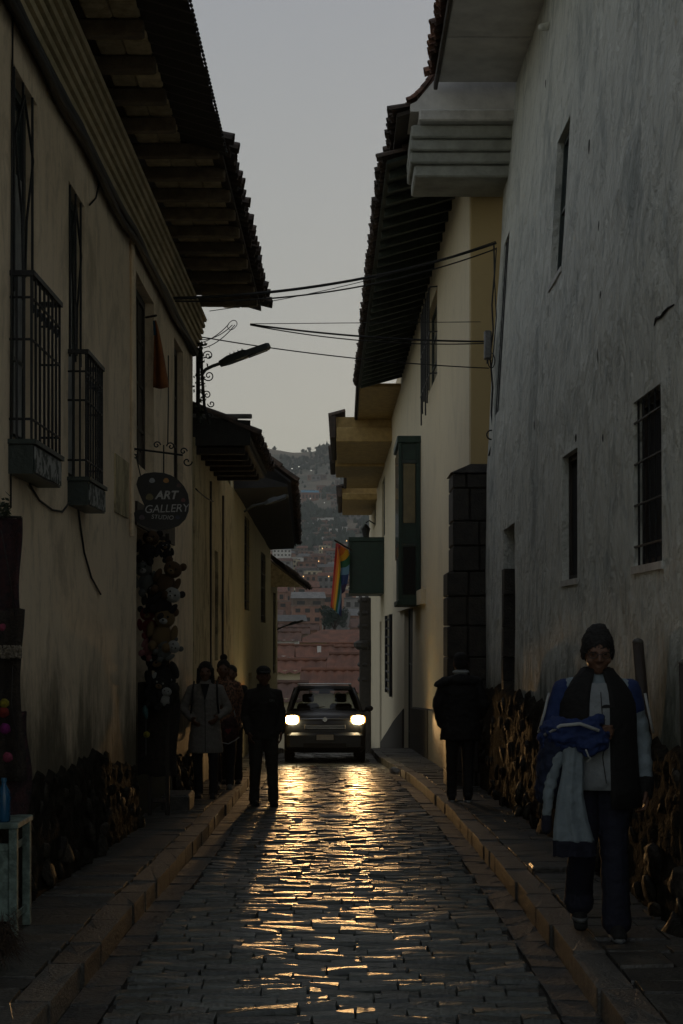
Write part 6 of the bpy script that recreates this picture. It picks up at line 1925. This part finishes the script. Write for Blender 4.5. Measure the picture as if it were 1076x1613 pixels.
# leafy tree below the flag
def leafy(label, px, pyb, Y, w_, h_, seed):
    q = random.Random(seed)
    b = W(px, pyb, Y)
    t = thing('leafy_tree', label, 'tree', (b.x, Y, b.z - 3))
    build('trunk', MB().tube([(0, 0, 0), (.1, 0, h_ * .3 + 2), (0, 0, h_ * .6 + 3)], [.35, .28, .12], 8), M['wood'], t)
    for i in range(5):
        a = i * 1.3
        build('limb', MB().tube([(0, 0, h_ * .3 + 1.5), (math.cos(a) * w_ * .2, math.sin(a) * w_ * .2, h_ * .5 + 2.5), (math.cos(a) * w_ * .36, math.sin(a) * w_ * .36, h_ * .6 + 3)], [.16, .1, .05], 6), M['wood'], t)
    cm = MB()
    cl = [(q.uniform(-.4, .4) * w_, q.uniform(-.4, .4) * w_, 3 + h_ * q.uniform(.15, .9), q.uniform(.12, .24) * w_) for _ in range(22)]
    for i in range(2600):
        c0 = q.choice(cl)
        a = Vector((q.gauss(0, 1), q.gauss(0, 1), q.gauss(0, 1))).normalized() * c0[3] * q.uniform(.6, 1.05)
        c = Vector(c0[:3]) + a * (1 if a.z > 0 else .8)
        u = Vector((q.uniform(-1, 1), q.uniform(-1, 1), q.uniform(-1, 1))) * .22; v = Vector((q.uniform(-1, 1), q.uniform(-1, 1), q.uniform(-1, 1))) * .15
        cm.add([c - u, c + v, c + u, c - v], [(0, 1, 2, 3)])
    cr_ = build('crown', cm, M['tleaf'], t); cr_['kind'] = 'stuff'
M['tleaf'] = pmat('tree_leaf', (.035, .065, .045), (.018, .035, .028), 1.2, .8)
leafy('dark leafy tree below the rainbow flag', 527, 990, 320, 5.6, 4.2, 4)
# lit lamps scattered over town and hill
M['lw'] = emis('white_lamp_glow', (1, .95, .85), .45); M['lo'] = emis('orange_lamp_glow', (1, .55, .2), .5)
def town_light(label, px, py, Y, orange, group):
    X = (px - 540) * Y / FOC
    p = W(px, py, Y)
    t = thing('town_lamp', label, 'lamp', p, 0, group)
    r_ = (.8 if orange else .6) * Y / FOC
    build('globe', MB().ell((0, 0, 0), (r_, r_, r_), None, 8, 6), M['lo' if orange else 'lw'], t)
    g_ = zt(X, Y) - p.z
    build('pole', MB().tube([(0, .3, min(g_, -3)), (0, .3, -r_ * .8)], .12, 5), M['steel'], t)
def find(px, py, lift=4):
    for Y in np.arange(380, 3000, 12.0):
        if zt((px - 540) * Y / FOC, Y) + lift >= EYE + (1000 - py) * Y / FOC:
            return float(Y) - 14
    return 2900.
for (px, py) in ((448, 733), (460, 738), (471, 735), (490, 741), (532, 758), (538, 760), (489, 785), (511, 792), (505, 834)):
    town_light('small white light glowing on the dark hillside', px, py, find(px, py, 6), False, 'white lights on the hillside')
for (px, py) in ((546, 852), (508, 864), (478, 908), (518, 908), (502, 884), (450, 990)):
    town_light('small orange street light glowing in the far town', px, py, find(px, py, 11), True, 'orange lights in the far town')

# keep only the far houses that can be seen from about the camera's place, and say which is which
bpy.context.view_layer.update()
dgr = bpy.context.evaluated_depsgraph_get()
_one = 'first second third fourth fifth sixth seventh eighth ninth tenth eleventh twelfth thirteenth fourteenth fifteenth sixteenth seventeenth eighteenth nineteenth twentieth'.split()
_one += ['twenty-' + x for x in _one[:9]] + ['thirtieth'] + ['thirty-' + x for x in _one[:9]]
ords = ['leftmost'] + [x + ' from the left' for x in _one[1:]]
byl = {}
for o in [o for o in COL.objects if o.type == 'EMPTY' and o.name.startswith('hill_house')]:
    kids = list(o.children)
    wl_ = [c for c in kids if c.name.startswith('wall')][0]
    seen = False
    for ox in (0, -.5, .5):
        for u, f in ((0, .95), (-.4, .9), (.4, .9), (0, .75), (0, 1.06), (-.45, .98), (.45, .98)):
            p = wl_.matrix_world @ Vector((u, -.5, f))
            e = Vector((ox, 0, EYE))
            hit = SC.ray_cast(dgr, e, (p - e).normalized())
            if hit[0] and hit[4] is not None and (hit[4].parent is not None and hit[4].parent.name == o.name):
                seen = True; break
        if seen:
            break
    if not seen:
        for c in kids:
            bpy.data.objects.remove(c)
        bpy.data.objects.remove(o)
    else:
        byl.setdefault(o['label'], []).append(o)
for o in COL.objects:
    if o.type == 'EMPTY' and (o.name.startswith('town_lamp') or o.name.startswith('ridge_tree')):
        byl.setdefault(o['label'], []).append(o)
for lb, os_ in byl.items():
    if len(os_) > 1:
        os_.sort(key=lambda o: o.location.x / o.location.y)
        for i_, o in enumerate(os_):
            if i_ < len(ords):
                o['label'] = ords[i_] + ' ' + lb
# ------------------------------------------------------------------ evening haze
hm, hn, hl, hb_ = nodes('evening_haze')
hn.remove(hb_)
pv = hn.new('ShaderNodeVolumePrincipled')
pv.inputs['Color'].default_value = (.93, .91, .86, 1)
pv.inputs['Density'].default_value = .00014
pv.inputs['Anisotropy'].default_value = .2
hl.new(pv.outputs[0], hn['Material Output'].inputs['Volume'])
hz = build('haze', MB().box((-3300, -80, -60), (3300, 3450, 620)), hm)
hz['kind'] = 'stuff'
